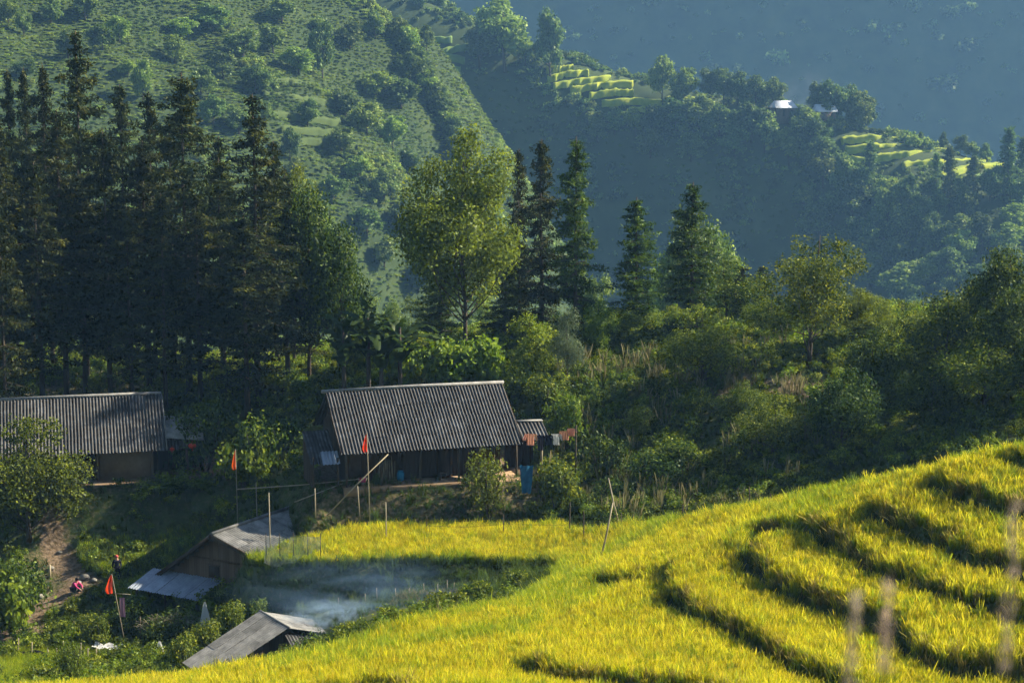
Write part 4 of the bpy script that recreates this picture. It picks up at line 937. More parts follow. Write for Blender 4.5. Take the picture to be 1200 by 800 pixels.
# left lean-to with its own small sheets
roof_slope(h2, (-1.55, 3.6, EH + .55), (1, 0, 0), (0, -1, -.42), 1.5, 3.0, 2, 2, M_ROOF, 'lean_to_sheet')
roof_slope(h2, (-.95, 1.2, EH - .12), (1, 0, 0), (0, -1, -.6), .96, .95, 1, 1, M_ROOFP, 'lean_to_sheet')
for xx, yy in ((-1.4, .9), (-.1, .5), (-1.4, 3.4)): tube_part(h2, 'post', [(xx, yy, 0), (xx, yy, EH - .35 + .3 * (yy > 2))], .06, M_BARK)
plank_wall(h2, (-1.45, 3.5), (-1.45, 1.0), 0, lambda u: EH + .3 - .9 * u, M_DARKW, .3)
# right porch, small gable over a raised floor
px0, px1, py_, pr, pe = LH + .05, LH + 1.75, 1.6, 1.25, EH + .12
roof_slope(h2, (px0, py_ + .6, pe + .62), (1, 0, 0), (0, -1, -.4), px1 - px0, 1.75, 2, 1, M_ROOF, 'porch_sheet')
roof_slope(h2, (px0, py_ + .6, pe + .62), (1, 0, -.12), (0, 1, -.4), px1 - px0, 1.6, 2, 1, M_ROOFG, 'porch_sheet')
box_part(h2, 'porch_ridge', ((px0 + px1) / 2, py_ + .6, pe + .66), (px1 - px0 + .1, .34, .05), M_ROOFG, (0, .02, 0))
tube_part(h2, 'post', [(px1 - .45, .75, 0), (px1 - .42, .72, pe + .05)], .075, M_BAMBOO)
tube_part(h2, 'post', [(px1 - .45, 2.9, 0), (px1 - .42, 2.9, pe + .1)], .07, M_BARK)
mb = MB(); mb.box((LH + .7, 1.5, -.16), (2.3, 2.6, .36)); link('porch_floor', mb.mesh('porch_floor', M_MUD), h2)
plank_wall(h2, (LH - .2, 3.1), (px1 - .2, 3.1), 0, lambda u: pe, M_DARKW, .3)

# left farmhouse ---------------------------------------------------------------
YAW1 = R(13); LH1 = 10.6; RUN1, RISE1 = 4.2, 2.45; EH1 = H1[2] - H1Z; sl1 = math.hypot(RUN1, RISE1)
h1 = thing('farmhouse', 'farmhouse with dark corrugated roof and mud wall at the left edge', 'house', (H1[0], H1[1], H1Z), YAW1)
roof_slope(h1, (-LH1, RUN1, EH1 + RISE1), (1, 0, 0), (0, -RUN1, -RISE1), LH1, sl1, 11, 4)
roof_slope(h1, (-LH1, RUN1, EH1 + RISE1), (1, 0, 0), (0, RUN1, -RISE1), LH1, sl1, 11, 2, name='rear_roof_sheet')
mb = MB(); mb.tube([(-LH1, RUN1, EH1 + RISE1 + .16), (0, RUN1, EH1 + RISE1 + .17)], .11, 8); link('ridge_cap', mb.mesh('ridge_cap', M_ROOFG, True), h1)
box_part(h1, 'verge_board', (.03, RUN1 / 2, EH1 + RISE1 / 2 + .03), (.05, sl1 + .1, .2), M_ROOFG, (math.atan2(RISE1, RUN1), 0, 0))
box_part(h1, 'eave_beam', (-LH1 / 2, .35, EH1), (LH1 - .1, .1, .14), M_DARKW)
mb = MB(); mb.box((-2.35, 1.35, EH1 * .5), (3.1, .3, EH1 + .5)); link('mud_wall', mb.mesh('mud_wall', M_MUD), h1)
mb = MB(); mb.box((-7.6, 1.75, EH1 * .5), (5.6, .3, EH1 + .7)); link('mud_wall', mb.mesh('mud_wall', M_MUD), h1)
plank_wall(h1, (-4.9, 1.5), (-3.95, 1.5), 0, lambda u: EH1 + .6, M_DARKW, .24)
for gx_ in (-.8, -LH1 + .3):
    plank_wall(h1, (gx_, 1.5), (gx_, 2 * RUN1 - .8), 0, lambda u: EH1 + RISE1 * (1 - abs(1.5 + (2 * RUN1 - 2.3) * u - RUN1) / RUN1) - .1, M_DARKW, .34)
for xx in (-.8, -4.0, -4.95, -7, -9.6): tube_part(h1, 'post', [(xx, 1.12, -.1), (xx, 1.1, EH1 + .35)], .08, M_PLANK)
mb = MB(); mb.box((-LH1 / 2 + .4, 1.2, -.2), (LH1 + .8, 1.6, .44)); link('earth_plinth', mb.mesh('earth_plinth', M_MUD), h1)
roof_slope(h1, (.06, 3.0, EH1 + 1.15), (1, 0, -.16), (0, -1, -.42), 1.9, 2.1, 2, 1, M_ROOF, 'porch_sheet')
roof_slope(h1, (.06, 1.05, EH1 + .25), (1, 0, 0), (0, -1, -.55), 1.5, .75, 2, 1, M_ROOF, 'porch_sheet')
mb = MB(); mb.box((0, 0, 0), (2.3, 2.3, .05)); link('porch_roof', mb.mesh('porch_roof', M_ROOFG), h1, (1.15, 1.9, EH1 + .85), (R(24), R(6), 0))
tube_part(h1, 'post', [(1.25, .7, 0), (1.22, .7, EH1 + .15)], .08, M_PLANK); tube_part(h1, 'post', [(1.75, 2.3, 0), (1.75, 2.3, EH1 + .4)], .08, M_PLANK)
mb = MB(); mb.box((.7, 1.6, -.15), (2.4, 2.6, .34)); link('porch_floor', mb.mesh('porch_floor', M_MUD), h1)
plank_wall(h1, (-.7, 3.3), (1.9, 3.3), 0, lambda u: EH1 + .7, M_DARKW, .3)
M_RED = plainmat('red lantern paper', (.55, .05, .02), .6)
def h1w(p): return h1.matrix_basis @ Vector(p) if False else Vector(h1.location) + Matrix.Rotation(YAW1, 3, 'Z') @ Vector(p)
def h2w(p): return Vector(h2.location) + Matrix.Rotation(YAW2, 3, 'Z') @ Vector(p)
for k, (p, lb) in enumerate([((.35, .45, EH1 - .12), 'small red lantern hanging at the left of the farmhouse porch'), ((1.55, .5, EH1 + .02), 'larger red lantern hanging right of the farmhouse porch post')]):
    mb = MB(); s_ = .8 + .4 * k
    mb.tube([(0, 0, .26), (0, 0, .13)], .01, 4); mb.tube([(0, 0, .13), (0, 0, .09), (0, 0, 0), (0, 0, -.09), (0, 0, -.13)], [.05, .16, .2, .16, .05], 10)
    mb.tube([(0, 0, -.13), (0, 0, -.25)], [.02, .035], 5)
    o = link('lantern', mb.mesh('lantern', M_RED, True), None, h1w(p), (0, 0, 0), (s_, s_, s_)); tag(o, lb, 'lantern')

# barn with the planked gable ---------------------------------------------------
bF = un(250, 627, 103.3); bB = un(336, 597, 108.8); bB[2] = bF[2]
rd = Vector(bB - bF); rl = rd.length; yb = math.atan2(rd.y, rd.x) - math.pi / 2     # local y runs back along the ridge
bz = float(min(hz(bF[0], bF[1]), hz(bF[0] - 3, bF[1] + 1))) - .1; BH = bF[2] - bz
barn = thing('barn', 'barn with weathered plank gable and grey roof sunk beside the rice bank', 'barn', (bF[0], bF[1], bz), yb)
rl += .3
roof_slope(barn, (0, -.1, BH), (0, 1, 0), (1, 0, -.27), rl, 3.5, 7, 2, M_ROOFG)
roof_slope(barn, (0, -.1, BH), (0, 1, 0), (-1, 0, -.70), rl, 7.0, 7, 4, M_ROOFG)
mb = MB(); mb.tube([(0, -.15, BH + .12), (0, rl, BH + .12)], .1, 6); link('ridge_cap', mb.mesh('ridge_cap', M_ROOFG), barn)
mb = MB(); mb.box((0, 0, 0), (7.0, .06, .22)); link('verge_board', mb.mesh('verge_board', M_DARKW), barn, (-2.87, -.14, BH - 2.02), (0, -math.atan(.70), 0))
mb = MB(); mb.box((0, 0, 0), (3.6, .06, .2)); link('verge_board', mb.mesh('verge_board', M_DARKW), barn, (1.52, -.14, BH - .50), (0, math.atan(.27), 0))
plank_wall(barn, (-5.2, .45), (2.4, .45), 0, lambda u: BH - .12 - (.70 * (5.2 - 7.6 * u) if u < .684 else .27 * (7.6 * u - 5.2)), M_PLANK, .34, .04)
for zz, x0, x1 in ((1.6, -3.4, 2.2), (2.75, -1.9, 1.4)): box_part(barn, 'cross_beam', ((x0 + x1) / 2, .40, zz), (x1 - x0, .07, .1), M_PLANK)
box_part(barn, 'window_frame', (-.35, .39, 2.45), (.8, .06, .08), M_PLANK); box_part(barn, 'shutter', (-.35, .41, 2.1), (.7, .04, .62), M_DARKW)
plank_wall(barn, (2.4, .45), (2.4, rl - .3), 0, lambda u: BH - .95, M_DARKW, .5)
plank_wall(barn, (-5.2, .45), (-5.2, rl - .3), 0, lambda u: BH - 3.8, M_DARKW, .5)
roof_slope(barn, (-4.6, .38, BH - 2.55), (1, 0, 0), (-.12, -1, -.30), 4.9, 1.9, 5, 1, M_ROOFP, 'lean_to_sheet')
for xx in (-4.4, -2.4, -.2): tube_part(barn, 'post', [(xx, -1.25, -.2), (xx, -1.25, BH - 3.05)], .06, M_BARK)

# lower shed in the pit ----------------------------------------------------------
sB = un(305, 718, 94.3); sF = un(339, 739, 91.6); sF[2] = sB[2]
rd = Vector(sF - sB); ys = math.atan2(rd.y, rd.x) + math.pi / 2                     # local -y runs forward along the ridge
sz = hz(sB[0], sB[1]) - .3; SHH = sB[2] - sz; srl = rd.length
shed = thing('shed', 'low shed with dark sagging roof partly behind the rice in the smoky pit', 'shed', (sB[0], sB[1], sz), ys)
roof_slope(shed, (0, 0, SHH), (0, -1, 0), (-1, 0, -.42), srl, 4.4, 4, 3, M_ROOFG)
roof_slope(shed, (0, 0, SHH), (0, -1, 0), (1, -.12, -.26), srl, 3.1, 4, 2, M_ROOFG)
mb = MB(); mb.tube([(0, .05, SHH + .1), (0, -srl - .05, SHH + .09)], .07, 6); link('ridge_cap', mb.mesh('ridge_cap', M_ROOFG), shed)
plank_wall(shed, (-3.4, -srl + .35), (2.2, -srl + .35), 0, lambda u: SHH - .12 - (.42 * (3.4 - 5.6 * u) if u < .607 else .27 * (5.6 * u - 3.4)), M_DARKW, .3)
plank_wall(shed, (-3.4, -.25), (2.2, -.25), 0, lambda u: SHH - .12 - (.42 * (3.4 - 5.6 * u) if u < .607 else .27 * (5.6 * u - 3.4)), M_DARKW, .4)
roof_slope(shed, (-.2, -srl + .1, SHH - .25), (1, 0, -.2), (0, -1, -.45), 2.2, .9, 2, 1, M_ROOF, 'lean_to_sheet')
for xx in (-3.3, 2.1): tube_part(shed, 'post', [(xx, -srl + .2, 0), (xx, -srl + .2, SHH - 1.1 + .3 * (xx > 0))], .06, M_BARK)

# distant house ------------------------------------------------------------------
def far_house(px, py, wpx, label, yaw, base_dy):
    x, Y, z = hill_at(h_ridge, px, py + base_dy); u = wpx / (F / Y)
    t = thing('distant_house', label, 'house', (x, Y, z + 1.2), yaw)
    mb = MB(); mb.box((0, 0, .3), (u * .85, 5, 4.8)); link('wall', mb.mesh('wall', M_PLANK), t)
    mb = MB(); a = u / 2
    mb.add([(-a, -3.2, 2.7), (a, -3.2, 2.7), (a, 0, 4.8), (-a, 0, 4.8), (a, 3.2, 2.7), (-a, 3.2, 2.7), (-a, -3.2, 2.6), (a, -3.2, 2.6), (a, 3.2, 2.6), (-a, 3.2, 2.6)],
           [(0, 1, 2, 3), (3, 2, 4, 5), (6, 9, 8, 7), (0, 6, 7, 1), (4, 8, 9, 5)], [(1, 4, 2), (0, 3, 5)]); link('roof', mb.mesh('roof', plainmat('white zinc', (.55, .57, .6), .5)), t)
    for q in (-.2, .25): box_part(t, 'door' if q < 0 else 'window', (q * u, -2.53, 1.2 if q < 0 else 1.6), (.9, .08, 2.0 if q < 0 else .9), M_DARKW)
    return t
far_house(917, 128, 25, 'small distant house with bright white roof among ridge trees', R(28), 14)
far_house(966, 136, 24, 'second distant roof half hidden behind the ridge trees', R(10), 10)
# ---------------------------------------------------------------- small things
def seg_thing(name, label, cat, a, b, r_, mat, group=None, n=7):
    """a single pole or stick between two world points, origin at its foot"""
    a = Vector(a); b = Vector(b); mb = MB(); d = b - a
    mid = d * .5 + Vector((rnd.uniform(-.012, .012), 0, rnd.uniform(-.01, .01))) * d.length
    mb.tube([(0, 0, 0), mid, d], [r_, r_ * .9, r_ * .7], n)
    o = link(name, mb.mesh(name, mat, True), None, a); return tag(o, label, cat, group)
def foot(px, Y): x = xat(px, Y); return Vector((x, Y, hz(x, Y) - .1))
def U(px, py, Y): return Vector(un(px, py, Y))
M_ORANGE = leafmat('orange flag cloth', [(0, (.80, .10, .015)), (1, (.88, .16, .03))], .45, .0, objvar=.05)
def clothmat(n, c): return leafmat(n, [(0, tuple(x * .8 for x in c)), (1, c)], .3, .0, objvar=.08)
M_WHITE = clothmat('white cloth', (.72, .72, .70)); M_NAVY = clothmat('dark cloth', (.03, .03, .045)); M_PEACH = clothmat('orange shirt cloth', (.75, .36, .22)); M_PINK = clothmat('pink cloth', (.75, .10, .22))
M_TARP = noisemat('blue tarpaulin', [(.3, (.01, .07, .15)), (.7, (.02, .15, .28))], 3, .45, .4)
M_BARREL = plainmat('blue plastic', (.02, .22, .42), .4); M_SKIN = plainmat('skin', (.45, .27, .18), .6); M_HAIR = plainmat('black hair', (.015, .012, .012), .5)
def cloth_mesh(name, wd, ht, mat, nx=9, ny=10, folds=3, amp=.05, taper=0, seed=0):
    g = random.Random(seed); V, A = [], []
    for j in range(ny + 1):
        v = j / ny
        for i in range(nx + 1):
            u = i / nx; x_ = (u - .5) * wd * (1 - taper * (1 - v)) ; y_ = amp * math.sin(u * folds * 6.28 + seed) * (.3 + v) + g.uniform(-.01, .01)
            V.append((x_, y_, -v * ht - .04 * abs(math.sin(u * 9 + seed)) * v)); A.append(g.random())
    Q = [(j * (nx + 1) + i, j * (nx + 1) + i + 1, (j + 1) * (nx + 1) + i + 1, (j + 1) * (nx + 1) + i) for j in range(ny) for i in range(nx)]
    return mesh_np(name, np.array(V), np.array(Q), mat, np.array(A), True)
def flag(px, ytop, ybot, Y, hpx, label, lean=0, wpx=9, side=-1):
    f = foot(px, Y); top = U(px + lean, ytop, Y); t = thing('flag_on_pole', label, 'flag', f, 0, 'orange flags on thin poles')
    mb = MB(); mb.tube([(0, 0, 0), (top - f) * .5, top - f], [.03, .025, .015], 6); link('pole', mb.mesh('pole', M_BAMBOO, True), t)
    s_ = Y / F; h_ = hpx * s_ * .85; w_ = wpx * s_ * .8; V, A = [], []
    for j in range(13):
        v = j / 12
        for i in range(6):
            u = i / 5; wd = w_ * (.12 + 1.0 * v ** .8) * (1 - .35 * max(0, v - .8) * 5)
            V.append((side * u * wd, .05 * math.sin(u * 7 + v * 2) * (.3 + v), -v * h_ * (1 + .06 * u))); A.append(rnd.random())
    Q = [(j * 6 + i, j * 6 + i + 1, j * 6 + i + 7, j * 6 + i + 6) for j in range(12) for i in range(5)]
    link('flag', mesh_np('flag', np.array(V), np.array(Q), M_ORANGE, np.array(A), True), t, tuple((top - f) * .985)); return t
flag(433, 507, 0, 105.6, 25, 'orange flag hanging in front of the middle farmhouse roof', -3, 8)
flag(277, 526, 0, 109.6, 27, 'orange flag on a pole among bushes between the farmhouses', -1, 7)
flag(141, 672, 0, 100.5, 27, 'large orange flag on a leaning pole beside the barn', -10, 12)
seg_thing('cross_stick', 'short horizontal stick tied across the low flag pole', 'stick', U(134, 695, 100.4), U(153, 696, 100.4), .02, M_BAMBOO)
o = link('hanging_cloth', cloth_mesh('hanging_cloth', .28, 1.0, clothmat('mauve cloth', (.35, .2, .28)), 6, 8, 2, .05), None, U(143, 700, 100.3)); tag(o, 'faded mauve cloth hanging below the low orange flag', 'cloth')

# bamboo poles and posts
GP = 'thin bamboo poles standing in the rice'
seg_thing('bamboo_pole', 'long pale bamboo pole slanting up toward the middle farmhouse eave', 'pole', U(383, 604, 103.5), U(455, 532, 104.5), .04, M_BAMBOO)
seg_thing('bamboo_rail', 'horizontal bamboo rail in front of the dark bank left of the flag', 'rail', U(277, 573, 108), U(422, 561, 107), .035, M_BAMBOO)
seg_thing('bamboo_rail', 'second lower rail crossing below the horizontal bamboo rail', 'rail', U(345, 588, 106), U(402, 566, 106.8), .03, M_BAMBOO)
for px, y0, Y, lean, lb in [(452, 588, 102.2, 0, 'upright pole in the rice strip below the middle farmhouse'), (421, 569, 106, -2, 'upright pole at the back edge of the rice below the flag'), (369, 572, 105.3, 0, 'upright pole beside the far corner of the barn roof'), (316, 577, 103.2, -1, 'upright pole rising in front of the barn ridge'),
        (684, 598, 98.5, 0, 'short dark post in the rice strip left of the leaning poles'), (668, 588, 101, 0, 'short post at the back edge of the rice strip'), (300, 565, 109.5, 0, 'thin pole holding the left part of the horizontal rail')]:
    seg_thing('post', lb, 'pole', foot(px, Y), U(px + lean, y0, Y), .035, M_BAMBOO if px < 600 else M_BARK, GP)
fa = foot(701, 88.5); seg_thing('bamboo_pole', 'thick bamboo pole leaning right in the middle of the rice', 'pole', fa, U(718, 589, 88.5), .05, M_BAMBOO)
fa = foot(728, 97.5); seg_thing('bamboo_pole', 'leaning pole standing against the dark bushes behind the thick pole', 'pole', fa, U(713, 560, 97.5), .045, M_BAMBOO)
wf = thing('wire_fence', 'sagging wire fence with thin posts along the back of the rice', 'fence', foot(878, 84))
org = Vector(wf.location); tops = []
for px, y0, Y in [(500, 606, 103.5), (590, 602, 102.5), (728, 601, 96), (800, 590, 89.5), (878, 570, 84), (903, 578, 82.5)]:
    f = foot(px, Y); tp = U(px, y0, Y); tops.append((f, tp)); mb = MB(); mb.tube([f - org, tp - org], [.035, .025], 5); link('post', mb.mesh('post', M_BARK), wf)
for k in (.25, .7):
    for (f0, t0), (f1, t1) in zip(tops[:-1], tops[1:]):
        a = t0.lerp(f0, k * .5) - org; b = t1.lerp(f1, k * .5) - org; m_ = a.lerp(b, .5) - Vector((0, 0, .12)); mb = MB(); mb.tube([a, m_, b], .008, 4, False); link('wire', mb.mesh('wire', M_DARKW), wf)

# fences in the pit and at lower left
sf = thing('stake_fence', 'row of thin stakes across the smoky pit floor', 'fence', foot(480, 96.5)); org = Vector(sf.location)
for px, Y in [(395, 97.5), (410, 97.3), (427, 97), (441, 96.8), (463, 96.6), (480, 96.4), (497, 96.3), (513, 96.2), (524, 96.1), (531, 96)]:
    f = foot(px, Y); mb = MB(); mb.tube([f - org, f - org + Vector((rnd.uniform(-.06, .06), 0, rnd.uniform(.45, .85)))], [.022, .015], 5); link('stake', mb.mesh('stake', M_BAMBOO), sf)
lf = thing('stake_fence', 'crooked stakes along the field at the lower left', 'fence', foot(50, 97)); org = Vector(lf.location)
for px, Y in [(14, 98.4), (30, 98.2), (50, 98), (61, 97.9), (69, 97.8), (76, 97.7), (88, 97.6), (97, 97.5), (106, 97.4)]:
    f = foot(px, Y); mb = MB(); mb.tube([f - org, f - org + Vector((rnd.uniform(-.08, .08), 0, rnd.uniform(.8, 1.5)))], [.04, .028], 5); link('stake', mb.mesh('stake', M_BAMBOO), lf)
V, Q = [], []
for i in range(25):
    u = i / 24; p = foot(-10 + 118 * u, 98.6 - 1.1 * u)
    for k in range(4): V.append((p.x, p.y + .05 * math.sin(i * 1.3 + k), p.z + .1 + k * .16 + .08 * math.sin(i * .8)))
for i in range(24):
    for k in range(3): Q.append((i * 4 + k, i * 4 + 4 + k, i * 4 + 5 + k, i * 4 + k + 1))
tag(link('fence_net', mesh_np('fence_net', np.array(V), np.array(Q), M_NAVY, None, True)), 'dark net strung low along the crooked stakes', 'net')
# pale net over the rice bank beside the barn
nt_ = thing('net_screen', 'pale sagging net on short stakes over the rice bank beside the barn', 'net', foot(345, 99.6)); org = Vector(nt_.location)
V, Q, A = [], [], []
for i in range(15):
    u = i / 14; x_ = xat(310 + 66 * u, 99.3); z0 = U(345, 627 - 2 * u, 99.3).z - .12 * abs(math.sin(u * 9)); dp = 1.25 + .25 * math.sin(u * 5) - .35 * u
    for k in range(6): v = k / 5; V.append((x_ - org.x, 99.1 - .45 * v + .07 * math.sin(i * 1.7 + k) - org.y, z0 - dp * v - org.z)); A.append(rnd.random())
for i in range(14):
    for k in range(5):
        if rnd.random() < .93: Q.append((i * 6 + k, i * 6 + 6 + k, i * 6 + 7 + k, i * 6 + k + 1))
m, nt, N = newmat('thin pale netting'); L = nt.links.new; d = N('ShaderNodeBsdfDiffuse'); d.inputs[0].default_value = (.42, .40, .30, 1); tr_ = N('ShaderNodeBsdfTransparent'); mx = N('ShaderNodeMixShader'); mx.inputs[0].default_value = .42
L(tr_.outputs[0], mx.inputs[1]); L(d.outputs[0], mx.inputs[2]); o = N('ShaderNodeOutputMaterial'); L(mx.outputs[0], o.inputs[0]); M_NET = m
link('net', mesh_np('net', np.array(V), np.array(Q), M_NET, np.array(A), True), nt_)
for px in (311, 327, 343, 360, 375):
    p = Vector((xat(px, 99.3), 99.3, 0)); mb = MB(); z0 = U(px, 624, 99.3).z; mb.tube([(p.x - org.x, 99.25 - org.y, z0 - 1.2 - org.z), (p.x - org.x, 99.25 - org.y, z0 - org.z)], .022, 5); link('stake', mb.mesh('stake', M_BARK), nt_)

# clothes line ----------------------------------------------------------------------
LY = 107.8; a = U(616, 507, LY); b = U(674, 500, LY); cl = thing('clothes_line', 'clothes line stretched from the porch post into the bushes', 'clothes line', a)
pts = [(a.lerp(b, i / 10) - Vector((0, 0, .28 * math.sin(math.pi * i / 10)))) for i in range(11)]
mb = MB(); mb.tube([p - a for p in pts], .008, 4); link('line', mb.mesh('line', M_DARKW), cl)
f = Vector((b.x + .05, LY, hz(b.x, LY))); mb = MB(); mb.tube([f - a, b - a + Vector((.05, 0, .1))], .04, 6); link('post', mb.mesh('post', M_BARK), cl)
def garment(u, wd, ht, mat, label, cat, kind):
    i = u * 10; k = min(9, int(i)); p = pts[k].lerp(pts[k + 1], i - k); t = thing(cat.replace(' ', '_'), label, cat, p, rnd.uniform(-.2, .2), 'washing hung on the clothes line')
    if kind == 'shirt':
        link('body', cloth_mesh('body', wd, ht, mat, seed=int(u * 50)), t)
        for sgn in (-1, 1): link('sleeve', cloth_mesh('sleeve', wd * .35, ht * .55, mat, 4, 6, 1, .03, seed=3), t, (sgn * wd * .58, .01, -.03), (0, sgn * -.35, 0))
    else:
        link('waistband', cloth_mesh('waistband', wd, .12, mat, 8, 2, 2, .03), t)
        for sgn in (-1, 1): link('leg', cloth_mesh('leg', wd * .48, ht, mat, 5, 8, 1, .04, seed=2), t, (sgn * wd * .26, 0, -.1), (0, sgn * .03, 0))
garment(.10, .42, .62, M_PEACH, 'orange shirt hanging at the porch end of the clothes line', 'shirt', 'shirt')
garment(.30, .36, .75, M_NAVY, 'dark trousers hanging beside the porch end orange shirt', 'trousers', 'pants')
garment(.46, .40, .55, M_NAVY, 'dark jacket hanging in the middle of the clothes line', 'jacket', 'shirt')
garment(.62, .36, .60, M_WHITE, 'white shirt hanging on the clothes line', 'shirt', 'shirt')
garment(.80, .40, .48, M_PEACH, 'orange shirt hanging toward the bushes end of the line', 'shirt', 'shirt')
garment(.93, .30, .40, M_PEACH, 'small orange shirt at the bushes end of the line', 'shirt', 'shirt')

# tarpaulin, barrel, bundles on the veranda
V, Q, A = [], [], []
for j in range(11):
    for i in range(8):
        u, v = i / 7, j / 10; V.append(((u - .5) * (.75 - .25 * v), -.1 - .35 * v + .09 * math.sin(u * 9 + v * 4), -v * 1.45 + .05 * math.sin(u * 14)))
Q = [(j * 8 + i, j * 8 + i + 1, j * 8 + i + 9, j * 8 + i + 8) for j in range(10) for i in range(7)]
tag(link('tarpaulin', mesh_np('tarpaulin', np.array(V), np.array(Q), M_TARP, None, True), None, U(617, 545, 106.4)), 'crumpled blue tarpaulin hanging off the porch edge', 'tarpaulin')
p = h2w((3.55, 1.15, .04)); bt = thing('barrel', 'blue plastic barrel standing on the middle farmhouse veranda', 'barrel', p)
mb = MB(); mb.tube([(0, 0, 0), (0, 0, .08), (0, 0, .25), (0, 0, .42), (0, 0, .52)], [.16, .2, .21, .2, .15], 14); link('body', mb.mesh('body', M_BARREL, True), bt)
mb = MB(); mb.tube([(0, 0, .52), (0, 0, .57)], [.16, .16], 14); link('lid', mb.mesh('lid', M_BARREL), bt)
p = h2w((2.75, 1.2, .04)); st_ = thing('stick_bundle', 'bundle of sticks leaning against the middle farmhouse wall', 'sticks', p)
for i in range(14):
    mb = MB(); x_ = -.5 + i * .075; mb.tube([(x_, -.15, 0), (x_ * .8 + rnd.uniform(-.1, .1), .22, rnd.uniform(1.1, 1.6))], [.02, .012], 5); link('stick', mb.mesh('stick', M_BAMBOO), st_)
p = h2w((1.35, .95, .04)); bk = thing('basket', 'woven basket with pink cloth on the veranda left end', 'basket', p)
mb = MB(); mb.tube([(0, 0, 0), (0, 0, .18), (0, 0, .34)], [.18, .24, .28], 12); link('body', mb.mesh('body', M_BAMBOO, True), bk)
link('cloth', cloth_mesh('cloth', .4, .22, M_PINK, 6, 4, 2, .04), bk, (0, -.28, .4))
p = h2w((6.0, 1.0, .04)); sb_ = thing('stool', 'small wooden stool on the veranda near the right end', 'stool', p)
box_part(sb_, 'seat', (0, 0, .33), (.4, .28, .04), M_PLANK)
for sx_ in (-.15, .15):
    for sy_ in (-.1, .1): box_part(sb_, 'leg', (sx_, sy_, .155), (.04, .04, .31), M_PLANK)

# people -------------------------------------------------------------------------------
def skin(name, verts, edges, radii, mat, parent, lvl=1):
    me = bpy.data.meshes.new(name); me.from_pydata(verts, edges, []); o = link(name, me, parent); me.materials.append(mat)
    md = o.modifiers.new('skin', 'SKIN'); me.skin_vertices  # layer is made with the modifier
    if not me.skin_vertices:
        bm_ = None
    for v, r_ in zip(me.skin_vertices[0].data, radii): v.radius = r_ if hasattr(r_, '__len__') else (r_, r_)
    me.skin_vertices[0].data[0].use_root = True
    md.use_smooth_shade = True; sd = o.modifiers.new('subsurf', 'SUBSURF'); sd.levels = lvl; sd.render_levels = lvl; return o
def person(name_label, loc, rz, J, top_mat, leg_mat, hat=None):
    """J: joint dict (metres); body is one skinned surface, clothes are skins over it"""
    t = thing('person', name_label, 'person', loc, rz); V, E, Rr, idx = [], [], [], {}
    def j(k, r_): idx[k] = len(V); V.append(J[k]); Rr.append(r_)
    for k, r_ in [('pelvis', .12), ('waist', .11), ('chest', .14), ('neck', .05), ('head', (.085, .095)), ('crown', (.065, .07))]: j(k, r_)
    E += [(0, 1), (1, 2), (2, 3), (3, 4), (4, 5)]
    for s_ in 'LR':
        for a_, b_, r_ in [('chest', 'sh', .055), ('sh', 'el', .042), ('el', 'wr', .03)]:
            j(b_ + s_, r_); E.append((idx[a_ if a_ == 'chest' else a_ + s_], idx[b_ + s_]))
        for a_, b_, r_ in [('pelvis', 'hp', .085), ('hp', 'kn', .06), ('kn', 'an', .04), ('an', 'toe', .035)]:
            j(b_ + s_, r_); E.append((idx[a_ if a_ == 'pelvis' else a_ + s_], idx[b_ + s_]))
        w_ = Vector(J['wr' + s_]); d = (w_ - Vector(J['el' + s_])).normalized(); o_ = d.orthogonal().normalized()
        idx['pm'] = len(V); V.append(tuple(w_ + d * .05)); Rr.append((.03, .018)); E.append((idx['wr' + s_], idx['pm']))
        for q in range(5):
            ln = (.05, .075, .08, .072, .055)[q]; off = o_ * (q - 2) * .017; V.append(tuple(w_ + d * (.085 if q else .06) + off)); Rr.append(.009); E.append((idx['pm'], len(V) - 1)); V.append(tuple(w_ + d * (.085 + ln * .8 if q else .10) + off * 1.25 + Vector((0, .012, -.008)))); Rr.append(.007); E.append((len(V) - 2, len(V) - 1))
    skin('body', V, E, Rr, M_SKIN, t)
    jk = ['waist', 'chest', 'shL', 'elL', 'wrL', 'shR', 'elR', 'wrR', 'pelvis']; ix = {k: i for i, k in enumerate(jk)}
    wl = {k: J[k] for k in jk}
    for s_ in 'LR': wl['wr' + s_] = tuple(Vector(J['el' + s_]).lerp(Vector(J['wr' + s_]), .85))
    skin('jacket', [wl[k] for k in jk], [(ix[a_], ix[b_]) for a_, b_ in [('waist', 'chest'), ('chest', 'shL'), ('shL', 'elL'), ('elL', 'wrL'), ('chest', 'shR'), ('shR', 'elR'), ('elR', 'wrR'), ('waist', 'pelvis')]], [.15, .165, .08, .06, .048, .08, .06, .048, .15], top_mat, t)
    jk = ['pelvis', 'hpL', 'knL', 'anL', 'hpR', 'knR', 'anR']; skin('trousers', [J[k] for k in jk], [(0, 1), (1, 2), (2, 3), (0, 4), (4, 5), (5, 6)], [.14, .105, .08, .06, .105, .08, .06], leg_mat, t)
    h_ = Vector(J['head']); c_ = Vector(J['crown']); mb = MB(); up = (c_ - h_).normalized()
    mb.tube([h_ + up * -.02 + Vector((0, .05, 0)), h_ + up * .05 + Vector((0, .02, 0)), c_ + up * .02, c_ + up * .07], [.08, .115, .10, .03], 10); link('hair' if not hat else 'headscarf', mb.mesh('hair', hat or M_HAIR, True), t)
    mb = MB(); mb.tube([h_ + Vector((0, -.085, -.01)), h_ + Vector((0, -.12, -.03))], [.02, .012], 5); link('nose', mb.mesh('nose', M_SKIN, True), t)
    for sgn in (-1, 1):
        mb = MB(); mb.tube([h_ + Vector((sgn * .035, -.085, .02)), h_ + Vector((sgn * .035, -.1, .02))], .011, 6); link('eye', mb.mesh('eye', M_HAIR), t)
    return t
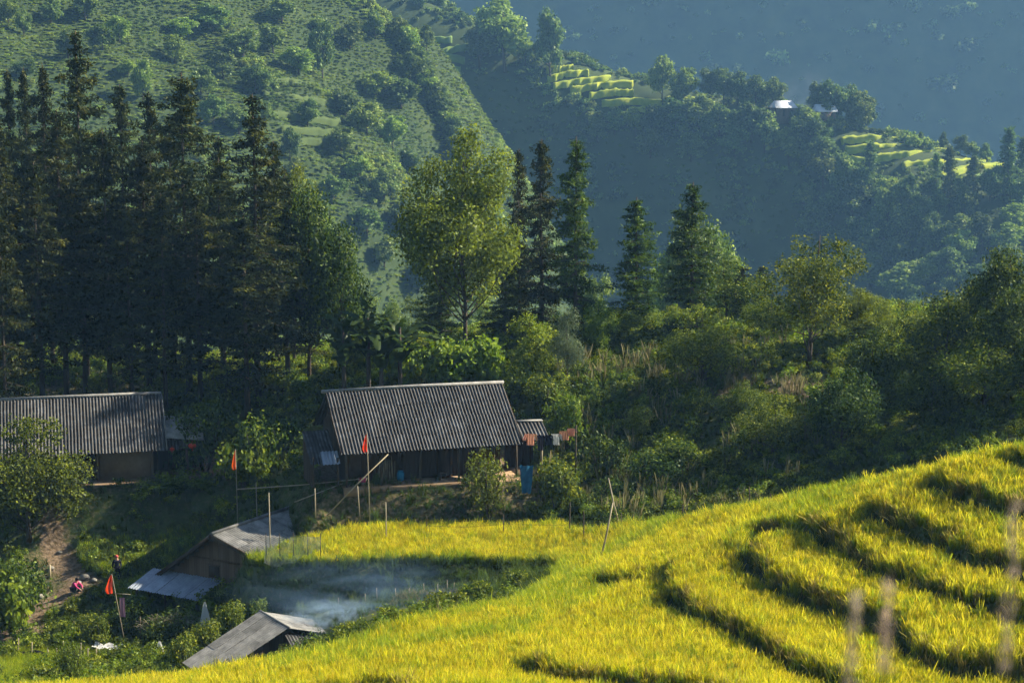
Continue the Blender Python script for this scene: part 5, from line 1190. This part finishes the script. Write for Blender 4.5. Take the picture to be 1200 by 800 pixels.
stand = dict(pelvis=(0, 0, .86), waist=(0, .01, 1.0), chest=(0, 0, 1.2), neck=(0, -.01, 1.36), head=(0, -.02, 1.46), crown=(0, -.01, 1.55),
    shL=(-.17, 0, 1.27), elL=(-.23, .03, 1.03), wrL=(-.2, -.1, .86), shR=(.17, 0, 1.27), elR=(.24, .0, 1.03), wrR=(.16, -.17, .95),
    hpL=(-.09, 0, .82), knL=(-.1, -.03, .46), anL=(-.1, .02, .08), toeL=(-.11, -.13, .04), hpR=(.09, 0, .82), knR=(.11, -.02, .46), anR=(.12, .03, .08), toeR=(.14, -.12, .04))
squat = dict(pelvis=(0, .12, .30), waist=(0, .08, .44), chest=(0, -.06, .60), neck=(0, -.14, .74), head=(0, -.19, .83), crown=(0, -.2, .92),
    shL=(-.17, -.08, .66), elL=(-.22, -.30, .48), wrL=(-.1, -.46, .34), shR=(.17, -.08, .66), elR=(.22, -.30, .48), wrR=(.1, -.46, .34),
    hpL=(-.1, .1, .28), knL=(-.17, -.26, .46), anL=(-.13, -.06, .08), toeL=(-.15, -.22, .04), hpR=(.1, .1, .28), knR=(.17, -.26, .46), anR=(.13, -.06, .08), toeR=(.15, -.22, .04))
f = foot(133, 108.5); f.z += .1; person('person in dark clothes with a reddish headscarf standing below the hedge', f, .4, stand, M_NAVY, M_NAVY, plainmat('red scarf', (.4, .07, .06)))
x_, y_, z_ = ground_at(88, 697); person('person in a pink top squatting beside the footpath', Vector((x_, y_, z_)), 1.1, squat, M_PINK, clothmat('grey trousers', (.07, .08, .10)))

# banana plants -----------------------------------------------------------------------
M_BAN = leafmat('banana leaves', [(0, (.015, .035, .008)), (.6, (.035, .065, .012)), (1, (.08, .13, .02))], .4, .03, .5)
def banana_leaf(seed, L_=2.7, W_=.62):
    g = random.Random(seed); V, A, Q = [], [], []; K = 14; lean = g.uniform(.55, .95)
    for k in range(K + 1):
        u = k / K; r_ = L_ * u * (lean + .1 * u); z_ = L_ * (.75 * u - .85 * lean * u * u - .1 * u ** 3); wd = W_ * math.sin(math.pi * min(1, .08 + u * .93)) ** .55 * (1 if u > .12 else .25)
        for q, s_ in enumerate((-1, -.5, 0, .5, 1)):
            V.append((r_, s_ * wd * .5, z_ - .10 * abs(s_) * wd + (.05 * math.sin(k * 2.1 + s_ * 3) if abs(s_) > .6 else 0))); A.append(.25 + .5 * g.random())
    for k in range(K):
        for q in range(4):
            if q in (0, 3) and g.random() < .16: continue
            Q.append((k * 5 + q, k * 5 + q + 1, k * 5 + q + 6, k * 5 + q + 5))
    return mesh_np('leaf', np.array(V), np.array(Q), M_BAN, np.array(A), True)
BL = [banana_leaf(s) for s in range(5)]
for px, Y, top, lb in [(432, 119.5, 345, 'tallest banana plant with broad arching leaves behind the middle farmhouse'), (470, 119, 358, 'banana plant right of the tallest one, leaves spread wide'), (404, 120, 362, 'shaded banana plant left of the tallest one'), (448, 118.5, 385, 'short banana plant at the front of the clump')]:
    f = foot(px, Y); h_ = U(px, top, Y).z - f.z; t = thing('banana_plant', lb, 'banana plant', f, rnd.uniform(0, 6), 'banana plants behind the middle farmhouse')
    mb = MB(); mb.tube([(0, 0, 0), (.05, 0, h_ * .4), (0, .03, h_ * .8)], [.16, .13, .07], 9); link('trunk', mb.mesh('trunk', M_BARK, True), t)
    for k in range(14):
        s_ = rnd.uniform(1.0, 1.35); link('leaf', BL[k % 5], t, (0, 0, h_ * rnd.uniform(.42, .8)), (rnd.uniform(-.15, .15), -.35 - .55 * (k % 3 == 0) + rnd.uniform(-.2, .3), k * 2.4), (s_, s_, s_))

# brush-covered pen, sacks, white sheet ---------------------------------------------
pn_ = thing('brush_pile', 'brush covered pen topped with dry sticks below the barn', 'brush pile', foot(200, 99.6)); org = Vector(pn_.location)
V, Q, A = leaf_blobs([(-1.1, 0, .6), (0, .1, .8), (1.0, 0, .7), (.3, -.5, .4), (-.6, -.5, .35)], [.9, 1.0, .85, .8, .8], 900, .16, .5, .8, .3)
link('foliage', mesh_np('foliage', V, Q, M_DARK, A), pn_)
mb = MB()
for i in range(110):
    x_ = rnd.uniform(-1.9, 1.9); p = Vector((x_, rnd.uniform(-.5, .5), 1.25 - .12 * x_ * x_ + rnd.uniform(-.2, .12))); d = Vector((rnd.uniform(-1, 1), rnd.uniform(-.5, .5), rnd.uniform(-.15, .6))).normalized() * rnd.uniform(.3, .7); mb.tube([p - d * .5, p + d * .5], [.014, .007], 4, False)
tag(link('sticks', mb.mesh('sticks', M_BAMBOO), pn_), None, None, None, 'stuff')
for xx in (-1.7, -.5, .7, 1.8): tube_part(pn_, 'post', [(xx, -.3, -.1), (xx, -.28, 1.35)], .04, M_BARK)
def drape(px, py, Y, wd, ht, mat, label, cat, seed):
    V = []; g = random.Random(seed)
    for j in range(9):
        for i in range(9):
            u, v = i / 8, j / 8; r_ = wd * .5 * (.12 + .88 * v ** .8); a_ = math.pi * (1.1 * u - .05) + math.pi; V.append((r_ * math.cos(a_), r_ * .55 * math.sin(a_) + g.uniform(-.02, .02), -v * ht + .04 * math.sin(i * 2 + j)))
    Q = [(j * 9 + i, j * 9 + i + 1, j * 9 + i + 10, j * 9 + i + 9) for j in range(8) for i in range(8)]
    o = link(cat.replace(' ', '_'), mesh_np(cat, np.array(V), np.array(Q), mat, None, True), None, U(px, py, Y)); return tag(o, label, cat)
drape(240, 705, 98.8, .6, 1.25, M_WHITE, 'pale plastic sack draped at the right end of the brush pile', 'sack', 1)
drape(187, 751, 96.5, .45, .55, M_WHITE, 'small pale sack among weeds left of the lower shed', 'sack', 2)
f = foot(124, 98.8); V = [(x_ * .18, y_ * .15, .55 + .07 * math.sin(x_ * 1.7 + y_) - .04 * y_) for y_ in range(-3, 4) for x_ in range(-5, 6)]
Q = [(j * 11 + i, j * 11 + i + 1, j * 11 + i + 12, j * 11 + i + 11) for j in range(6) for i in range(10)]
tag(link('plastic_sheet', mesh_np('plastic_sheet', np.array(V), np.array(Q), M_WHITE, None, True), None, f, (.25, .1, 0)), 'crumpled white plastic sheet in the weeds below the low flag', 'sheet')
for px, py, lb in [(58, 655, 'pale broken stump standing beside the footpath below the tree'), ]:
    x_, y_, z_ = ground_at(px, py + 22); seg_thing('stump', lb, 'stump', (x_, y_, z_ - .1), (x_ + .05, y_, z_ + .75), .09, M_BAMBOO)
# rocks at the edge of the path
def rock(x, y, s_, label):
    V, Q = [], []; mb = MB(); g = random.Random(int(x * 100)); ico = [(0, 0, -1), (.72, -.53, -.45), (-.28, -.85, -.45), (-.89, 0, -.45), (-.28, .85, -.45), (.72, .53, -.45), (.28, -.85, .45), (-.72, -.53, .45), (-.72, .53, .45), (.28, .85, .45), (.89, 0, .45), (0, 0, 1)]
    Tt = [(0,1,2),(1,0,5),(0,2,3),(0,3,4),(0,4,5),(1,5,10),(2,1,6),(3,2,7),(4,3,8),(5,4,9),(1,10,6),(2,6,7),(3,7,8),(4,8,9),(5,9,10),(6,10,11),(7,6,11),(8,7,11),(9,8,11),(10,9,11)]
    mb.add([tuple(c * s_ * g.uniform(.75, 1.15) * (1, .9, .6)[k] for k, c in enumerate(p)) for p in ico], [], Tt)
    o = link('rock', mb.mesh('rock', M_STONE), None, (x, y, hz(x, y) + s_ * .2), (0, 0, g.uniform(0, 6))); return tag(o, label, 'rock', 'rocks beside the footpath')
for px, py, s_, lb in [(100, 678, .35, 'pale rock at the bend of the footpath beside the squatting person'), (92, 684, .22, 'smaller rock touching the pale rock at the bend'), (110, 682, .25, 'rock at the grass edge right of the footpath bend'), (60, 668, .25, 'dark rock in the slope above the footpath'), (47, 700, .3, 'rock on the slope left of the footpath'), (70, 648, .2, 'small rock near the upper end of the footpath')]:
    x_, y_, z_ = ground_at(px, py); rock(x_, y_, s_, lb)

# out-of-focus grass heads close to the camera ----------------------------------------
for px, top, Y, lb in [(1004, 690, 3.1, 'blurred dry grass head close to the camera, left of the pair'), (1042, 678, 3.2, 'blurred dry grass head close to the camera, right of the pair'), (1190, 585, 3.0, 'tall blurred dry grass head close to the camera at the right edge')]:
    x_ = xat(px, Y, -.9); f = Vector((x_, Y, hz(x_, Y) - .05)); tp = U(px, top, Y); t = thing('grass_stalk', lb, 'grass', f, 0, 'blurred grass heads near the camera'); d = tp - f
    mb = MB(); mb.tube([(0, 0, 0), d * .6 + Vector((.01, 0, 0)), d * .95], [.003, .0022, .0012], 5); link('stem', mb.mesh('stem', M_DRY), t)
    cs = []; H_ = .16 if px < 1100 else .28
    nn = 115; uu = rng.random(nn); P = np.array([d.x, d.y, d.z]) - np.stack([uu * .006, uu * 0, uu * H_], -1) + rng.normal(size=(nn, 3)) * np.array([.0035, .0035, .004])
    Vq, Qq, Aq = rquads(P, nn, rnorm(nn, (0, -1, 0), .6), np.full(nn, .013), np.full(nn, .005), rng.random(nn), .6); link('seed_head', mesh_np('seed_head', Vq, Qq, M_DRYP, Aq), t)

# dry weeds standing on the rice edge against the dark slope
DW = [blade_tuft(1.5, 7, .12, .02, M_DRY, .7, 80 + s, .25, .3, (.2, .5), (.4, .9), (.7, 1)) for s in range(3)]
P = [];
for px in list(range(920, 1200, 14)) + [595, 600, 520, 527, 512, 300, 330, 350, 420, 250, 260]:
    e = np.interp(px, [100, 300, 400, 500, 600, 640, 930, 1060, 1200], [77, 74, 74, 77, 80, 85, 82.5, 76.5, 73.5]); x_ = xat(px + rnd.uniform(-5, 5), e + (.3 if px > 900 else .4)); P.append((x_, e + .3, hz(x_, e + .3)))
scatter('dry_weeds', 'thin dry weeds along the edge of the rice', DW, P, np.stack([rng.normal(size=len(P)) * .12, rng.normal(size=len(P)) * .2, rng.uniform(0, 6, len(P))], -1), rng.uniform(.5, .95, len(P)))

# smoke ---------------------------------------------------------------------------------
def smoke(name, label, c, r_, dens, col=(.75, .85, 1.0), sc=2.2, tilt=(0, 0, 0)):
    m, nt, N = newmat(name); L = nt.links.new
    tc = N('ShaderNodeTexCoord'); n1 = N('ShaderNodeTexNoise'); n1.inputs['Scale'].default_value = sc; n1.inputs['Detail'].default_value = 4; n1.inputs['Distortion'].default_value = .8
    mp = N('ShaderNodeMapping'); mp.inputs['Scale'].default_value = (1, 1, 1.2); L(tc.outputs['Object'], mp.inputs[0]); L(mp.outputs[0], n1.inputs['Vector'])
    r1 = N('ShaderNodeMapRange'); r1.inputs['From Min'].default_value = .46; r1.inputs['From Max'].default_value = .72; L(n1.outputs['Fac'], r1.inputs['Value'])
    vl = N('ShaderNodeVectorMath'); vl.operation = 'LENGTH'; L(tc.outputs['Object'], vl.inputs[0])
    r2 = N('ShaderNodeMapRange'); r2.interpolation_type = 'SMOOTHSTEP'; r2.inputs['From Min'].default_value = 1; r2.inputs['From Max'].default_value = .25; L(vl.outputs['Value'], r2.inputs['Value'])
    mu = N('ShaderNodeMath'); mu.operation = 'MULTIPLY'; L(r1.outputs[0], mu.inputs[0]); L(r2.outputs[0], mu.inputs[1]); m2 = N('ShaderNodeMath'); m2.operation = 'MULTIPLY'; m2.inputs[1].default_value = dens; L(mu.outputs[0], m2.inputs[0])
    v = N('ShaderNodeVolumePrincipled'); v.inputs['Color'].default_value = (*col, 1); v.inputs['Anisotropy'].default_value = .3; L(m2.outputs[0], v.inputs['Density'])
    o = N('ShaderNodeOutputMaterial'); L(v.outputs[0], o.inputs['Volume'])
    V, Q = [], []; nu, nv = 20, 12
    for j in range(nv + 1):
        for i in range(nu): t_ = math.pi * j / nv; p_ = 2 * math.pi * i / nu; V.append((math.sin(t_) * math.cos(p_), math.sin(t_) * math.sin(p_), math.cos(t_)))
    for j in range(nv):
        for i in range(nu): Q.append((j * nu + i, (j + 1) * nu + i, (j + 1) * nu + (i + 1) % nu, j * nu + (i + 1) % nu))
    return tag(link('smoke', mesh_np('smoke', np.array(V), np.array(Q), m), None, c, tilt, r_), label, None, None, 'stuff')
smoke('pit smoke', 'thin blue smoke drifting over the pit behind the rice', U(430, 704, 94.5), (8.0, 3.3, 2.7), .2, (.35, .6, 1.0))
smoke('dense pit smoke', 'denser wisp of smoke low beside the lower shed', U(398, 728, 93.5), (3.4, 1.8, 1.5), 1.5, (.5, .72, 1.0), sc=2.8)
smoke('ridge smoke', 'faint smoke rising behind the distant white roofed house', Vector(hill_at(h_ridge, 945, 140)) + Vector((0, 6, 7)), (14, 9, 12), .02, sc=1.6)
